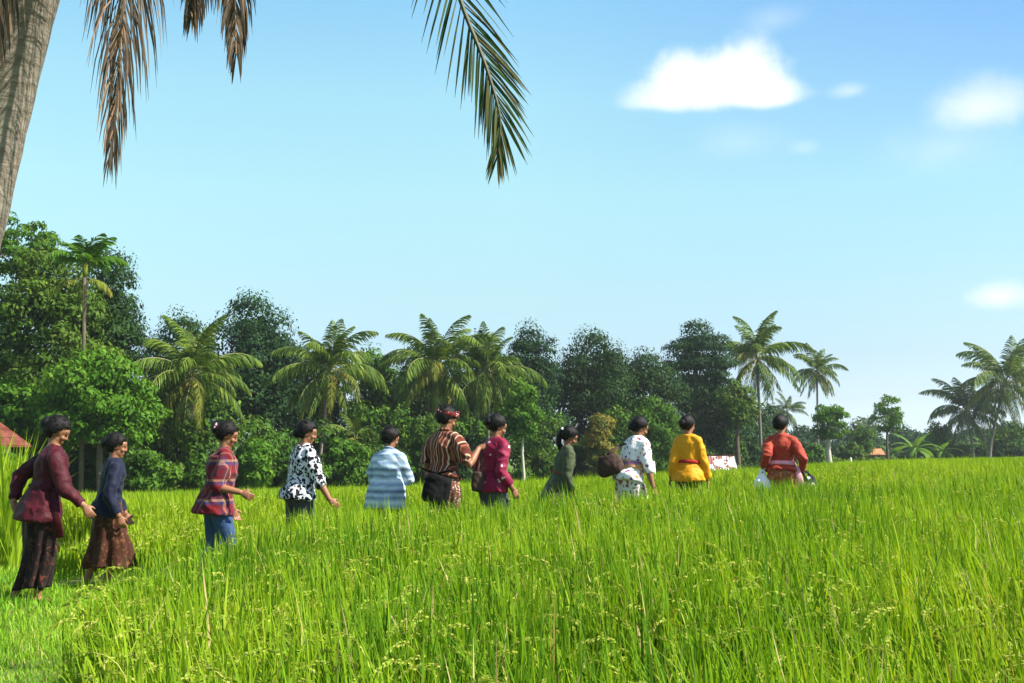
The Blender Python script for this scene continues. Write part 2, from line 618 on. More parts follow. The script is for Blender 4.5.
# ------------------------------------------------------------------ blades
def blades(base, phi, L, tilt, bend, w, S, twist, power=1.3):
    """arching strips; returns V, Q"""
    N = len(L)
    t = np.linspace(0, 1, S + 1)
    th = tilt[:, None] + bend[:, None] * t[None, :] ** power
    thm = (th[:, 1:] + th[:, :-1]) / 2
    dl = (L / S)[:, None]
    hx = np.concatenate([np.zeros((N, 1)), np.cumsum(np.sin(thm) * dl, 1)], 1)
    hz = np.concatenate([np.zeros((N, 1)), np.cumsum(np.cos(thm) * dl, 1)], 1)
    P = np.stack([base[:, 0:1] + hx * np.cos(phi)[:, None], base[:, 1:2] + hx * np.sin(phi)[:, None], base[:, 2:3] + hz], 2)
    wd = np.stack([-np.sin(phi + twist), np.cos(phi + twist), np.zeros(N)], 1)
    prof = np.interp(t, [0, 0.3, 0.65, 1.0], [0.65, 1.0, 0.8, 0.04])
    off = wd[:, None, :] * (w[:, None] * prof[None, :] / 2)[:, :, None]
    V = np.stack([P - off, P + off], 2).reshape(-1, 3)
    k = (np.arange(N)[:, None] * (S + 1) + np.arange(S)[None, :]).ravel() * 2
    Q = np.stack([k, k + 1, k + 3, k + 2], 1)
    return V, Q, P


def height_var(x, y):
    return 0.5 * np.sin(x * 1.7 + 0.6 * np.sin(y * 1.1)) * np.sin(y * 1.3 + 1.0) + 0.5 * np.sin(x * 4.1 + y * 2.2) * np.sin(y * 3.7 - x)


class Acc:
    def __init__(self):
        self.V, self.F, self.mi, self.n = [], [], [], 0

    def add(self, V, Q, m):
        self.F.append(Q + self.n)
        self.V.append(V)
        self.mi.append(np.full(len(Q), m) if np.isscalar(m) else m)
        self.n += len(V)

    def build(self, name, mats, parent=None):
        return mk(name, np.concatenate(self.V), self.F, mats, parent, self.mi)


def scatter(y0, y1, density, inside, margin=1.12, pad=0.6):
    """random points in the view wedge between two depths"""
    hw = 0.512 * margin
    area = (y1 ** 2 - y0 ** 2) * hw + 2 * pad * (y1 - y0)
    n = int(area * density)
    y = np.sqrt(rng.uniform(y0 ** 2, y1 ** 2, n))
    x = rng.uniform(-1, 1, n) * (y * hw + pad)
    k = inside(x, y)
    return x[k], y[k]


def panicles(acc, x, y, z0, m, grains, gl, gw):
    N = len(x)
    phi = rng.uniform(0, 2 * np.pi, N)
    L = rng.uniform(0.2, 0.3, N)
    base = np.stack([x, y, z0], 1)
    tilt = rng.uniform(0.05, 0.3, N)
    bend = rng.uniform(1.5, 3.0, N)
    V, Q, P = blades(base, phi, L, tilt, bend, np.full(N, 0.004), 7, rng.uniform(-.3, .3, N), 1.0)
    acc.add(V, Q, m)
    # grains hang off the upper two thirds of the stem
    ti = rng.uniform(2.2, 7.0, (N, grains))
    i0 = np.minimum(ti.astype(int), 6)
    fr = (ti - i0)[:, :, None]
    idx = np.arange(N)[:, None]
    C = P[idx, i0] * (1 - fr) + P[idx, i0 + 1] * fr
    T = P[idx, i0 + 1] - P[idx, i0]
    T = T / np.maximum(np.linalg.norm(T, axis=2, keepdims=True), 1e-6)
    rnd = rng.normal(0, 1, (N, grains, 3))
    side = np.cross(T, rnd)
    side /= np.maximum(np.linalg.norm(side, axis=2, keepdims=True), 1e-6)
    d = T * 1.0 + side * 0.22 + np.array([0, 0, -0.30])
    d /= np.linalg.norm(d, axis=2, keepdims=True)
    wv = np.cross(d, rng.normal(0, 1, (N, grains, 3)))
    wv /= np.maximum(np.linalg.norm(wv, axis=2, keepdims=True), 1e-6)
    c0 = C + side * 0.004
    V = np.stack([c0, c0 + d * gl * .5 + wv * gw / 2, c0 + d * gl, c0 + d * gl * .5 - wv * gw / 2], 2).reshape(-1, 3)
    k = np.arange(N * grains) * 4
    acc.add(V, np.stack([k, k + 1, k + 2, k + 3], 1), m)


def front_rice():
    acc = Acc()
    for (y0, y1, dens, S, ws) in ((1.25, 3.2, 1700, 5, 1.1), (3.2, 6.0, 1700, 4, 1.12), (6.0, 9.5, 1400, 3, 1.35), (9.5, 15.5, 1000, 3, 1.65)):
        hx, hy = scatter(y0, y1, dens / 16.0, in_front_rice)
        n = 16
        x = np.repeat(hx, n) + rng.normal(0, 0.055, len(hx) * n)
        y = np.repeat(hy, n) + rng.normal(0, 0.055, len(hx) * n)
        N = len(x)
        z = zbase(x, y) - 0.13
        hv = np.repeat(height_var(hx, hy), n)
        shade = np.repeat(rng.uniform(-1, 1, len(hx)), n)
        edge = np.clip((x - np.maximum(-1.98, -.405 * y)) / 0.3, 0, 1)
        H = RICE_H * (1 + 0.08 * hv + 0.06 * shade + rng.normal(0, 0.05, N)) * (0.9 + 0.1 * edge)
        lay = rng.uniform(0, 1, N)
        low = np.where(lay < 0.62, rng.uniform(0.38, 0.62, N), rng.uniform(0.04, 0.4, N))
        L = np.where(lay < 0.62, H * (1.0 - low) * rng.uniform(0.95, 1.25, N), H * rng.uniform(0.4, 0.6, N))
        phi = np.where(rng.uniform(0, 1, N) < 0.3, rng.normal(2.6, 0.6, N), rng.uniform(0, 2 * np.pi, N))
        tilt = np.abs(rng.normal(0.10, 0.12, N))
        bend = np.where(rng.uniform(0, 1, N) < 0.16, rng.uniform(0.8, 1.9, N), np.abs(rng.normal(0.18, 0.26, N)))
        w = rng.uniform(0.007, 0.0125, N) * ws
        base = np.stack([x, y, z + H * low], 1)
        V, Q, P = blades(base, phi, L, tilt, bend, w, S, rng.normal(0, 0.5, N))
        m = np.where(rng.uniform(0, 1, N) < 0.018, 2, 0)
        acc.add(V, Q, np.repeat(m, S))
    for (y0, y1, dens, gr, gl, gw) in ((1.25, 3.6, 75, 70, .013, .0055), (3.6, 7.0, 80, 34, .020, .0085), (7.0, 15.0, 60, 14, .030, .012)):
        x, y = scatter(y0, y1, dens, in_front_rice)
        z = zbase(x, y) - 0.13 + RICE_H * (0.80 + 0.07 * height_var(x, y) + rng.normal(0, 0.05, len(x)))
        panicles(acc, x, y, z, 1, gr, gl, gw)
    o = acc.build('rice_field', [M['rice'], M['panicle'], M['dry']])
    tag(o, 'ripening green rice filling the foreground up to the walkers', 'rice', kind='stuff')


def back_rice():
    acc = Acc()
    for (y0, y1, dens, S, ws, m) in ((8.0, 18, 620, 3, 0.018, 0), (18, 32, 210, 2, 0.032, 0), (32, 60, 70, 2, 0.06, 0), (60, 131, 26, 2, 0.12, 0)):
        x, y = scatter(y0, y1, dens, in_back_rice, 1.2, 1.0)
        N = len(x)
        z = zbase(x, y)
        H = RICE_H * (1 + 0.06 * height_var(x * .6, y * .6) + rng.normal(0, 0.06, N)) * np.clip(.38 + (y - path_y(x) - .75) * .14, .38, 1)
        low = rng.uniform(0.15, 0.6, N)
        base = np.stack([x, y, z + H * low], 1)
        L = H * (1 - low) * rng.uniform(0.95, 1.2, N)
        V, Q, P = blades(base, rng.uniform(0, 6.283, N), L, np.abs(rng.normal(0.1, 0.15, N)), np.abs(rng.normal(0.3, 0.4, N)),
                         ws * rng.uniform(0.7, 1.3, N), S, rng.normal(0, 0.5, N))
        acc.add(V, Q, m)
    x, y = scatter(9.0, 24, 26, in_back_rice)
    z = zbase(x, y) + RICE_H * (0.82 + rng.normal(0, 0.05, len(x))) * np.clip(.38 + (y - path_y(x) - .75) * .14, .38, 1)
    panicles(acc, x, y, z, 1, 8, .035, .016)
    o = acc.build('rice_field', [M['rice_far'], M['panicle']])
    tag(o, 'pale sunlit rice stretching from behind the walkers to the trees', 'rice', kind='stuff')


def grass():
    acc = Acc()

    def inside(x, y):
        return ~in_front_rice(x, y) & ~in_back_rice(x, y) & (y < 22)
    for (y0, y1, dens, S, h, w) in ((3.0, 7.5, 2600, 2, .07, .006), (7.5, 16.0, 1100, 2, .10, .010)):
        x, y = scatter(y0, y1, dens, inside)
        N = len(x)
        z = zground(x, y)
        nz = np.clip(height_var(x * .7, y * .7) + 0.3, 0, 1.4)
        H = h * rng.uniform(0.4, 1.2, N) * (0.6 + 0.9 * nz)
        V, Q, P = blades(np.stack([x, y, z], 1), rng.uniform(0, 6.283, N), H, np.abs(rng.normal(.25, .25, N)), np.abs(rng.normal(.5, .5, N)),
                         w * rng.uniform(.7, 1.4, N), S, rng.normal(0, .4, N))
        acc.add(V, Q, np.repeat(np.where(rng.uniform(0, 1, N) < .03, 1, 0), S))
    # longer tufts along the bund, round the walkers' feet
    x = rng.uniform(-7, 9, 9000)
    y = path_y(x) + rng.normal(0, 0.6, len(x))
    k = inside(x, y) & ~((np.abs(y - path_y(x)) < .25))
    x, y = x[k], y[k]
    N = len(x)
    V, Q, P = blades(np.stack([x, y, zground(x, y)], 1), rng.uniform(0, 6.283, N), rng.uniform(.10, .34, N) * np.where(x < -3.3, .45, 1), np.abs(rng.normal(.15, .15, N)),
                     np.abs(rng.normal(.4, .4, N)), rng.uniform(.008, .014, N), 3, rng.normal(0, .4, N))
    acc.add(V, Q, 0)
    o = acc.build('grass', [M['grass'], M['dry']])
    tag(o, 'short bright grass on the bund at lower left', 'grass', kind='stuff')


def tall_weeds():
    """thin dark sedges standing above the rice on the right, and the reeds at far left"""
    acc = Acc()
    pts = []
    for (px, D, n, sp) in ((845, 8.5, 60, .28), (815, 7.0, 30, .25), (775, 6.0, 20, .3), (905, 4.4, 16, .3), (560, 10.2, 26, .2), (720, 3.6, 12, .3)):
        for k in range(n):
            pts.append(((px - 512) / F * D + rng.normal(0, sp), D + rng.normal(0, sp)))
    P = np.array(pts)
    N = len(P)
    z = zbase(P[:, 0], P[:, 1]) - 0.13
    V, Q, _ = blades(np.stack([P[:, 0], P[:, 1], z + .3], 1), rng.uniform(0, 6.283, N), rng.uniform(.45, .85, N), np.abs(rng.normal(.16, .16, N)),
                     np.abs(rng.normal(.25, .3, N)), rng.uniform(.005, .008, N), 4, rng.normal(0, .5, N))
    acc.add(V, Q, 0)
    o = acc.build('sedge', [M['weed']])
    tag(o, 'thin dark sedge stems poking above the rice on the right', 'weeds', kind='stuff')
    acc = Acc()
    N = 1500
    y = rng.uniform(12.0, 16.0, N)
    x = -y * rng.uniform(.485, .60, N)
    V, Q, _ = blades(np.stack([x, y, zbase(x, y)], 1), rng.uniform(0, 6.283, N), rng.uniform(.8, 1.8, N), np.abs(rng.normal(.10, .10, N)),
                     np.abs(rng.normal(.4, .3, N)), rng.uniform(.02, .04, N), 4, rng.normal(0, .5, N))
    acc.add(V, Q, 0)
    o = acc.build('tall_grass', [M['rice_far']])
    tag(o, 'tall bright grass clump at the left edge behind the red blouse', 'grass', kind='stuff')
    # one broad blade and one drooping ripe stalk close to the lens
    b = empty('rice_stalk', at(425, 683, 2.3) * 1.0)
    b.location.z = zg(b.location.x, 2.3) - 0.13
    V, Q, _ = blades(np.array([[0, 0, .32]]), np.array([0.15]), np.array([.52]), np.array([.18]), np.array([.45]), np.array([.014]), 8, np.array([1.5]))
    mk('leaf', V, [Q], [M['grass']], b)
    V, Q, _ = blades(np.array([[.01, .0, .25]]), np.array([3.0]), np.array([.45]), np.array([.1]), np.array([.5]), np.array([.012]), 8, np.array([.8]))
    mk('leaf', V, [Q], [M['grass']], b)
    ac2 = Acc()
    panicles(ac2, np.array([0.03]), np.array([-0.02]), np.array([.50]), 0, 60, .012, .0045)
    ac2.build('panicle', [M['panicle']], b)
    V, Q, _ = blades(np.array([[0.005, 0, 0]]), np.array([.4]), np.array([.52]), np.array([.02]), np.array([.05]), np.array([.007]), 4, np.array([.4]))
    mk('stem', V, [Q], [M['rice']], b)
    tag(b, 'broad pale leaning leaf in the front rice at the bottom edge', 'rice plant')
    d = empty('dry_reed', at(340, 530, 10.0))
    d.location.z = zg(d.location.x, 10.0)
    V, Q, _ = blades(np.array([[0, 0, 0.0]]), np.array([3.0]), np.array([.78]), np.array([.02]), np.array([.06]), np.array([.03]), 5, np.array([1.4]))
    mk('reed', V, [Q], [M['dry']], d)
    tag(d, 'dry tan reed upright beside the hand of the black and white blouse', 'reed')


front_rice()
back_rice()
grass()
tall_weeds()


# ------------------------------------------------------------------ trees
def leaf_cloud(C, Rc, n_leaf, size, aspect=1.9, flat=0.7, centre=None):
    """diamond leaves on lumpy clumps. C (k,3) clump centres, Rc (k,3) radii"""
    K = len(C)
    wgt = (Rc[:, 0] * Rc[:, 2]) / np.sum(Rc[:, 0] * Rc[:, 2])
    ci = rng.choice(K, n_leaf, p=wgt)
    d = rng.normal(0, 1, (n_leaf, 3))
    d /= np.linalg.norm(d, axis=1, keepdims=True)
    d[:, 2] = np.where(d[:, 2] < -0.55, -d[:, 2] * 0.6, d[:, 2])
    rr = np.clip(rng.normal(0.88, 0.15, n_leaf), 0.2, 1.14)
    P = C[ci] + d * Rc[ci] * rr[:, None]
    nrm = d * 1.0 + rng.normal(0, 0.30, (n_leaf, 3)) + np.array([0, 0, 0.30])
    nrm /= np.linalg.norm(nrm, axis=1, keepdims=True)
    a = np.cross(nrm, rng.normal(0, 1, (n_leaf, 3)))
    a /= np.maximum(np.linalg.norm(a, axis=1, keepdims=True), 1e-6)
    a[:, 2] -= 0.25
    b = np.cross(nrm, a)
    s = size * rng.uniform(0.55, 1.35, n_leaf)[:, None]
    a = a * s
    b = b * s / aspect
    dr = np.array([0, 0, -0.18]) * s
    V = np.stack([P - a * .5, P + b * .5 - a * .05, P + a * .5 + dr, P - b * .5 - a * .05], 1).reshape(-1, 3)
    k = np.arange(n_leaf) * 4
    return V, np.stack([k, k + 1, k + 2, k + 3], 1)


def crown_clumps(c, r, k, cr=0.30, lift=0.0, cone=0.0, layers=0):
    """clump centres filling an ellipsoid unevenly"""
    d = rng.normal(0, 1, (k, 3))
    d /= np.linalg.norm(d, axis=1, keepdims=True)
    rr = rng.uniform(0.25, 1.0, k) ** 0.5 * rng.uniform(.85, 1.03, k)
    P = d * rr[:, None]
    P[:, 2] = np.where(P[:, 2] < -0.6, -0.6 + rng.uniform(0, .4, k), P[:, 2])
    if layers:
        P[:, 2] = np.round(P[:, 2] * layers) / layers + rng.normal(0, .03, k)
    if cone:
        s = 1 - cone * (P[:, 2] + 1) / 2
        P[:, 0] *= s
        P[:, 1] *= s
    rad = r.mean() * cr * rng.uniform(0.4, 1.45, k)
    Rc = np.stack([rad * rng.uniform(.9, 1.4, k), rad * rng.uniform(.9, 1.4, k), rad * (0.45 if layers else 0.75) * rng.uniform(.8, 1.15, k)], 1)
    shrink = 1 - 0.75 * rad[:, None] / r
    return np.array(c) + P * r * np.clip(shrink, .3, 1), Rc


GROUP_T = 'trees along the far edge of the field'
rng = np.random.default_rng(21)
random.seed(21)


def tree(name, label, px, top, bot, half, D, mat, leaf=0.24, n=9000, k=46, cr=.3, cone=0.0, layers=0, bark='bark', cat='tree', group=GROUP_T, trunk_px=None, trunk_r=0.16, ywid=1.0, airy=False):
    """crown spans pixel rows top..bot, pixel columns px-half..px+half at depth D; it stands on the ground there"""
    base = at(trunk_px if trunk_px is not None else px, 480, D)
    base.z = zg(base.x, D)
    pt, pb = at(px, top, D), at(px, bot, D)
    c = (pt + pb) / 2
    rz = (pt.z - pb.z) / 2
    rx = half * D / F
    r = np.array([rx, min(rx, rz * 1.5) * ywid, rz])
    root = empty(name, base)
    C, Rc = crown_clumps(np.array(c - base), r, k, cr, cone=cone, layers=layers)
    if layers >= 6:
        C = np.concatenate([C, [np.array(c - base) + r * q_ for q_ in (np.array([0, 0, .78]), np.array([.2, -.1, .52]), np.array([-.3, -.1, .38]), np.array([.1, 0, .1]), np.array([.4, -.2, .2]), np.array([-.1, -.2, -.3]))]])
        Rc = np.concatenate([Rc, np.array([r * np.array([.40, .40, .2])] + [r * np.array([.5, .5, .24])] * 5)])
    if not layers and not airy and not cone:
        C = np.concatenate([C, [np.array(c - base) + r * q_ for q_ in (np.array([-.12, 0, .72]), np.array([.35, -.2, .5]), np.array([-.5, -.2, .42]))]])
        Rc = np.concatenate([Rc, [r * np.array([.42, .42, .28]), r * np.array([.36, .36, .30]), r * np.array([.34, .34, .30])]])
    if not layers and not airy:
        C = np.concatenate([C, [np.array(c - base) + np.array([0, 0, z_ * r[2]]) for z_ in ((-.35, .05) if cone else (-.3, .15))]])
        Rc = np.concatenate([Rc, [r * .62 * (1 - .45 * cone), r * .56 * (1 - .6 * cone)]])
    V, Q = leaf_cloud(C, Rc, n, leaf)
    mk('crown', V, [Q], [M[mat]], root)
    g = Geo()
    cc = c - base
    fork = Vector((cc.x * 0.5, cc.y * .5, max(0.3, cc.z - rz * 0.55)))
    pts = [Vector((0, 0, -0.1)), Vector((cc.x * .12 + .05, 0, fork.z * .35)), Vector((cc.x * .3 - .04, 0.03, fork.z * .7)), fork, Vector((cc.x, cc.y, cc.z + rz * .3))]
    g.tube(pts, [trunk_r * 1.25, trunk_r, trunk_r * .85, trunk_r * .7, trunk_r * .2], 8)
    for q in range(min(12, k)):
        e = Vector(C[q])
        mid = fork.lerp(e, .5) + Vector((0, 0, -0.12 * (e - fork).length * random.uniform(-.3, 1)))
        g.tube([fork + Vector((0, 0, random.uniform(-.2, .5))), mid, e], [trunk_r * .42, trunk_r * .26, trunk_r * .08], 5)
    g.build('trunk', M[bark], root)
    tag(root, label, cat, group)
    return root


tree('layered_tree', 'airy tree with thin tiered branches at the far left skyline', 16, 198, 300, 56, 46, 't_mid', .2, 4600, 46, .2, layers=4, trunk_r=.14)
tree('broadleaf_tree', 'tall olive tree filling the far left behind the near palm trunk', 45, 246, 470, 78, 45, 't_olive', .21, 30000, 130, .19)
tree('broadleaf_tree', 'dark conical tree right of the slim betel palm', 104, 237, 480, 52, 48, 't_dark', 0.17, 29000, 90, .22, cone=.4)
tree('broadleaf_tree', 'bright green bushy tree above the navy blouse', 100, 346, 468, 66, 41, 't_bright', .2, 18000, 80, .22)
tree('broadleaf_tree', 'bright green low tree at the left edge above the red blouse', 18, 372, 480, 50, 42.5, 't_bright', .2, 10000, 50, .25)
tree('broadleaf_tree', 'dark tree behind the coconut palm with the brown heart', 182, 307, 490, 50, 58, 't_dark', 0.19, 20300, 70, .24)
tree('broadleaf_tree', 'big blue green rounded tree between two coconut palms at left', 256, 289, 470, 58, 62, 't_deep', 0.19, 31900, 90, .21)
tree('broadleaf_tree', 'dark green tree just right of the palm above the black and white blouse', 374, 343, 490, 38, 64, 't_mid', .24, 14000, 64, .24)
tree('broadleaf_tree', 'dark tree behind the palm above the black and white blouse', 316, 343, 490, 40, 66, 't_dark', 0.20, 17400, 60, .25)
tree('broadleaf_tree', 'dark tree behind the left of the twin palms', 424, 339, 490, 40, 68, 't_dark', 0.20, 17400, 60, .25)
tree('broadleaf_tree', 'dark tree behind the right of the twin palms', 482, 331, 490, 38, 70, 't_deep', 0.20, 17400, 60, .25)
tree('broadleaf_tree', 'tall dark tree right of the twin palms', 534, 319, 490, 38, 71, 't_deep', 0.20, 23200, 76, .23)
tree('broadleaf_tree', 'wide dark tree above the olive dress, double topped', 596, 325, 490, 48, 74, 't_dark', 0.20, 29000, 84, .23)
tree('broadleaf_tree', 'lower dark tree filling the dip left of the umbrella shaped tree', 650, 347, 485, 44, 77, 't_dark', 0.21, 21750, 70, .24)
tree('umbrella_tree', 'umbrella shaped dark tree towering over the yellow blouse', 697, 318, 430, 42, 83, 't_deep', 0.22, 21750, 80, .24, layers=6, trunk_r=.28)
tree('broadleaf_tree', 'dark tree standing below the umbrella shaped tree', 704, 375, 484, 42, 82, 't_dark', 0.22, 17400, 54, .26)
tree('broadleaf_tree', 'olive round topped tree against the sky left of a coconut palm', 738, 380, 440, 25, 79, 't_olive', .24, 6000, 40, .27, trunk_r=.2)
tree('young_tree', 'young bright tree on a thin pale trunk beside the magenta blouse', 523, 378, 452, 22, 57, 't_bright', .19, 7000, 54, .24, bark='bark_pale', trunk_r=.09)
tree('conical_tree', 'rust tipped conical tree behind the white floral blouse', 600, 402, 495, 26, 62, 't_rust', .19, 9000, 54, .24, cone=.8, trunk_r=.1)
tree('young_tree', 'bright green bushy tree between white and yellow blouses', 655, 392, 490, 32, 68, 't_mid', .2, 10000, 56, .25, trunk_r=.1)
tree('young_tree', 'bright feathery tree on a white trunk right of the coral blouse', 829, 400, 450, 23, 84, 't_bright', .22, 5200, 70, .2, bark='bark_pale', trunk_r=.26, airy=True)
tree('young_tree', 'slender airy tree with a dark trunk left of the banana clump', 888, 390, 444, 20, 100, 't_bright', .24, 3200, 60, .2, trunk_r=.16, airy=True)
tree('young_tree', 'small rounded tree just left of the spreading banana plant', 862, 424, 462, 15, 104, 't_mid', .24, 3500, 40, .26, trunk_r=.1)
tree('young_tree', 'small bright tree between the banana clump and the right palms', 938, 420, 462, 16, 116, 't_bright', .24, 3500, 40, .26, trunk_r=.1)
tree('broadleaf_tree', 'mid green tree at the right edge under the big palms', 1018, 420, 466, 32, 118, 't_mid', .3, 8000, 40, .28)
GROUP_H = 'hazy trees far behind the right side of the field'
for (px, top, half, D, lab) in (
        (775, 402, 20, 165, 'hazy far tree showing right of the yellow blouse palm'),
        (862, 418, 24, 175, 'hazy far tree left of the slender airy tree'),
        (905, 424, 22, 170, 'hazy low far tree behind the slender airy tree'),
        (945, 428, 24, 180, 'hazy low far tree above the banana clump'),
        (985, 426, 26, 170, 'hazy low far tree below the smaller right palm'),
        (805, 425, 22, 150, 'hazy far tree between the coral blouse and the white trunk')):
    tree('broadleaf_tree', lab, px, top, 466, half, D, 't_deep', .5, 3200, 26, .3, group=GROUP_H)

GROUP_S = 'shrubs along the far edge of the field'
for (px, top, half, D, m, lab) in (
        (0, 444, 24, 26, 't_bright', 'bright leafy bush at the left edge under the red roof'),
        (20, 446, 36, 41, 't_mid', 'leafy shrub behind the red blouse'),
        (90, 436, 40, 41.5, 't_dark', 'dark shrub at the field edge behind the navy blouse'),
        (150, 446, 34, 42, 't_mid', 'rounded shrub between the navy blouse and the plaid shirt'),
        (206, 448, 30, 43.5, 't_mid', 'shrub directly behind the plaid shirt'),
        (254, 432, 30, 45, 't_bright', 'light green shrub right of the plaid shirt'),
        (300, 446, 30, 46.5, 't_mid', 'shrub directly behind the black and white blouse'),
        (345, 428, 28, 49, 't_mid', 'tall shrub right of the black and white blouse'),
        (392, 442, 26, 51, 't_mid', 'shrub directly behind the blue striped shirt'),
        (425, 408, 22, 53, 't_olive', 'tall yellowish shrub behind the striped shirt man'),
        (462, 440, 24, 55, 't_dark', 'dark shrub between the man and the magenta blouse'),
        (545, 448, 26, 60, 't_olive', 'yellow green shrub left of the olive dress'),
        (575, 436, 20, 62, 't_dark', 'dark shrub right of the olive dress'),
        (628, 444, 24, 65, 't_mid', 'shrub right of the white floral blouse'),
        (690, 436, 24, 71, 't_dark', 'dark shrub behind the yellow blouse'),
        (748, 432, 22, 82, 't_dark', 'dark shrub right of the patched roof'),
        (780, 434, 22, 84, 't_dark', 'dark shrub directly behind the coral blouse'),
        (812, 440, 18, 88, 't_mid', 'low shrub left of the white trunk'),
        (852, 440, 18, 97, 't_olive', 'low shrub right of the white trunk'),
        (930, 436, 22, 112, 't_bright', 'bright bush directly behind the banana clump'),
        (955, 438, 26, 116, 't_bright', 'low bush right of the banana clump'),
        (975, 441, 22, 117, 't_mid', 'mid green bush below the shaggy palm'),
        (1004, 434, 30, 121, 't_bright', 'bright bush at the right edge of the field')):
    bot = float(np.interp(px, EDGE_PX, EDGE_PY)) + 8 + (8 if D < 30 else 0)
    tree('shrub', lab, px, top, bot, half, D + 1.2, m, .2 if D < 60 else .28, 6500 if D < 60 else 3600, 40, .27, cone=.2, cat='shrub', group=GROUP_S, trunk_r=.06, ywid=.8)


def woodland():
    """the wood behind the field-edge trees, one dark mass"""
    acc = Acc()
    C, Rr = [], []
    for s_ in range(260):
        px = rng.uniform(-150, 770)
        D = float(np.interp(px, EDGE_PX, EDGE_D)) + rng.uniform(14, 24)
        topy = 372 + 22 * math.sin(px * .021) + 10 * math.sin(px * .07) + (30 if px > 690 else 0)
        p = at(px, topy, D)
        gz = zg(p.x, D)
        C.append((p.x, D, gz + (p.z - gz) * rng.uniform(.1, .9) ** .8))
        Rr.append(np.array([1.7, 1.7, 1.3]) * rng.uniform(.7, 1.3))
    V, Q = leaf_cloud(np.array(C), np.array(Rr), 52000, .36)
    acc.add(V, Q, rng.integers(0, 2, len(Q)))
    C, Rr = [], []
    for s_ in range(330):
        px = rng.uniform(-120, 740)
        D = float(np.interp(px, EDGE_PX, EDGE_D)) + rng.uniform(3, 9)
        topy = 412 + 16 * math.sin(px * .045 + 1) + 8 * math.sin(px * .11) + (18 if px > 650 else 0)
        p = at(px, topy, D)
        gz = zg(p.x, D)
        C.append((p.x, D, gz + (p.z - gz) * rng.uniform(.1, .95)))
        Rr.append(np.array([1.0, 1.0, .8]) * rng.uniform(.5, 1.3))
    V, Q = leaf_cloud(np.array(C), np.array(Rr), 56000, .23)
    acc.add(V, Q, rng.choice([0, 2, 2, 3], len(Q)))
    for s_ in range(160):
        px = rng.uniform(700, 1120)
        D = float(np.interp(px, EDGE_PX, EDGE_D)) + rng.uniform(40, 75)
        p = at(px, rng.uniform(430, 452), D)
        V, Q = leaf_cloud(np.array([[p.x, D, p.z - 1.4]]), np.array([[2.6, 2.0, 1.9]]), 300, .6)
        acc.add(V, Q, 1)
    o = acc.build('woodland', [M['t_dark'], M['t_deep'], M['t_mid'], M['t_olive']])
    tag(o, 'dark wood closing the view behind the trees along the field', 'woodland', kind='stuff')


def undergrowth():
    """leafy mass under the trees that nobody could count"""
    acc = Acc()
    for s in range(200):
        px = rng.uniform(-60, 1090)
        D = float(np.interp(px, EDGE_PX, EDGE_D)) + rng.uniform(1.0, 7.0)
        p = at(px, 470, D)
        h = rng.uniform(.8, 2.1) * (1 if px < 720 else .75)
        r = rng.uniform(.7, 1.5) * D / 55
        k = 6
        C = np.array([p.x, D, zg(p.x, D) + h * .5]) + rng.normal(0, 1, (k, 3)) * np.array([r * .5, r * .4, h * .22])
        V, Q = leaf_cloud(C, np.full((k, 3), 1.0) * np.array([r * .5, r * .5, h * .35]), 420, .24 * D / 50)
        acc.add(V, Q, int(rng.integers(0, 3)))
    o = acc.build('undergrowth', [M['t_mid'], M['t_dark'], M['t_olive']])
    tag(o, 'tangled undergrowth at the foot of the trees along the field', 'undergrowth', kind='stuff')


woodland()
undergrowth()


# ------------------------------------------------------------------ palms
def frond_mesh(name, L, el0, droop, n=30, leaf_l=0.22, mats=None, hang=0.6, sway=0.0, width=0.045, power=1.4, ragged=0.0, tipcut=0.0, fold=0.5):
    """a frond along +X: el0 start elevation, droop = total downward turn"""
    g = Geo()
    S = 14
    pts = [Vector((0, 0, 0))]
    dirs = []
    for i in range(S):
        t = (i + .5) / S
        e = el0 - droop * t ** power
        a = sway * t * t
        d = Vector((math.cos(e) * math.cos(a), math.cos(e) * math.sin(a), math.sin(e)))
        dirs.append(d)
        pts.append(pts[-1] + d * L / S)
    dirs.append(dirs[-1])
    g.tube(pts, [0.035 * L / 4 * (1 - .85 * i / S) for i in range(S + 1)], 5, mi=1)
    for i in range(n):
        t = 0.14 + 0.86 * (i + .5) / n
        for sgn in (-1, 1):
            if random.random() < ragged:
                continue
            tt = min(.999, t + random.uniform(-.012, .012))
            f = tt * S
            k = int(f)
            p = pts[k].lerp(pts[k + 1], f - k)
            d = dirs[k]
            side = d.cross(Vector((0, 0, 1)))
            side = (side if side.length > 0.15 else Vector((0, 1, 0))).normalized() * sgn
            up = side.cross(d) * sgn
            ll = L * leaf_l * math.sin(math.pi * min(1, .16 + .80 * t)) ** .7 * random.uniform(.85, 1.12) * (1 - ragged * random.uniform(0, .8))
            v = (side * (1 - .45 * t) + d * (.55 + .75 * t) - up * fold * random.uniform(.5, 1.1)).normalized()
            v2 = (v + Vector((0, 0, -hang * random.uniform(.7, 1.4)))).normalized()
            v3 = (v2 + Vector((0, 0, -hang * 1.3 * random.uniform(.6, 1.3)))).normalized()
            q1 = p + v * ll * .4
            q2 = q1 + v2 * ll * .35
            q3 = q2 + v3 * ll * .3
            wv = (d * .8 + up * random.uniform(-.5, .5) + side * random.uniform(-.2, .2)).normalized()
            w = width * L / 4
            g.strip([p - wv * w * .3, q1 - wv * w * .5, q2 - wv * w * .38, q3 - wv * w * .04],
                    [p + wv * w * .3, q1 + wv * w * .5, q2 + wv * w * .38, q3 + wv * w * .04])
    me = g.mesh(name)
    for m in mats:
        me.materials.append(m)
    return me


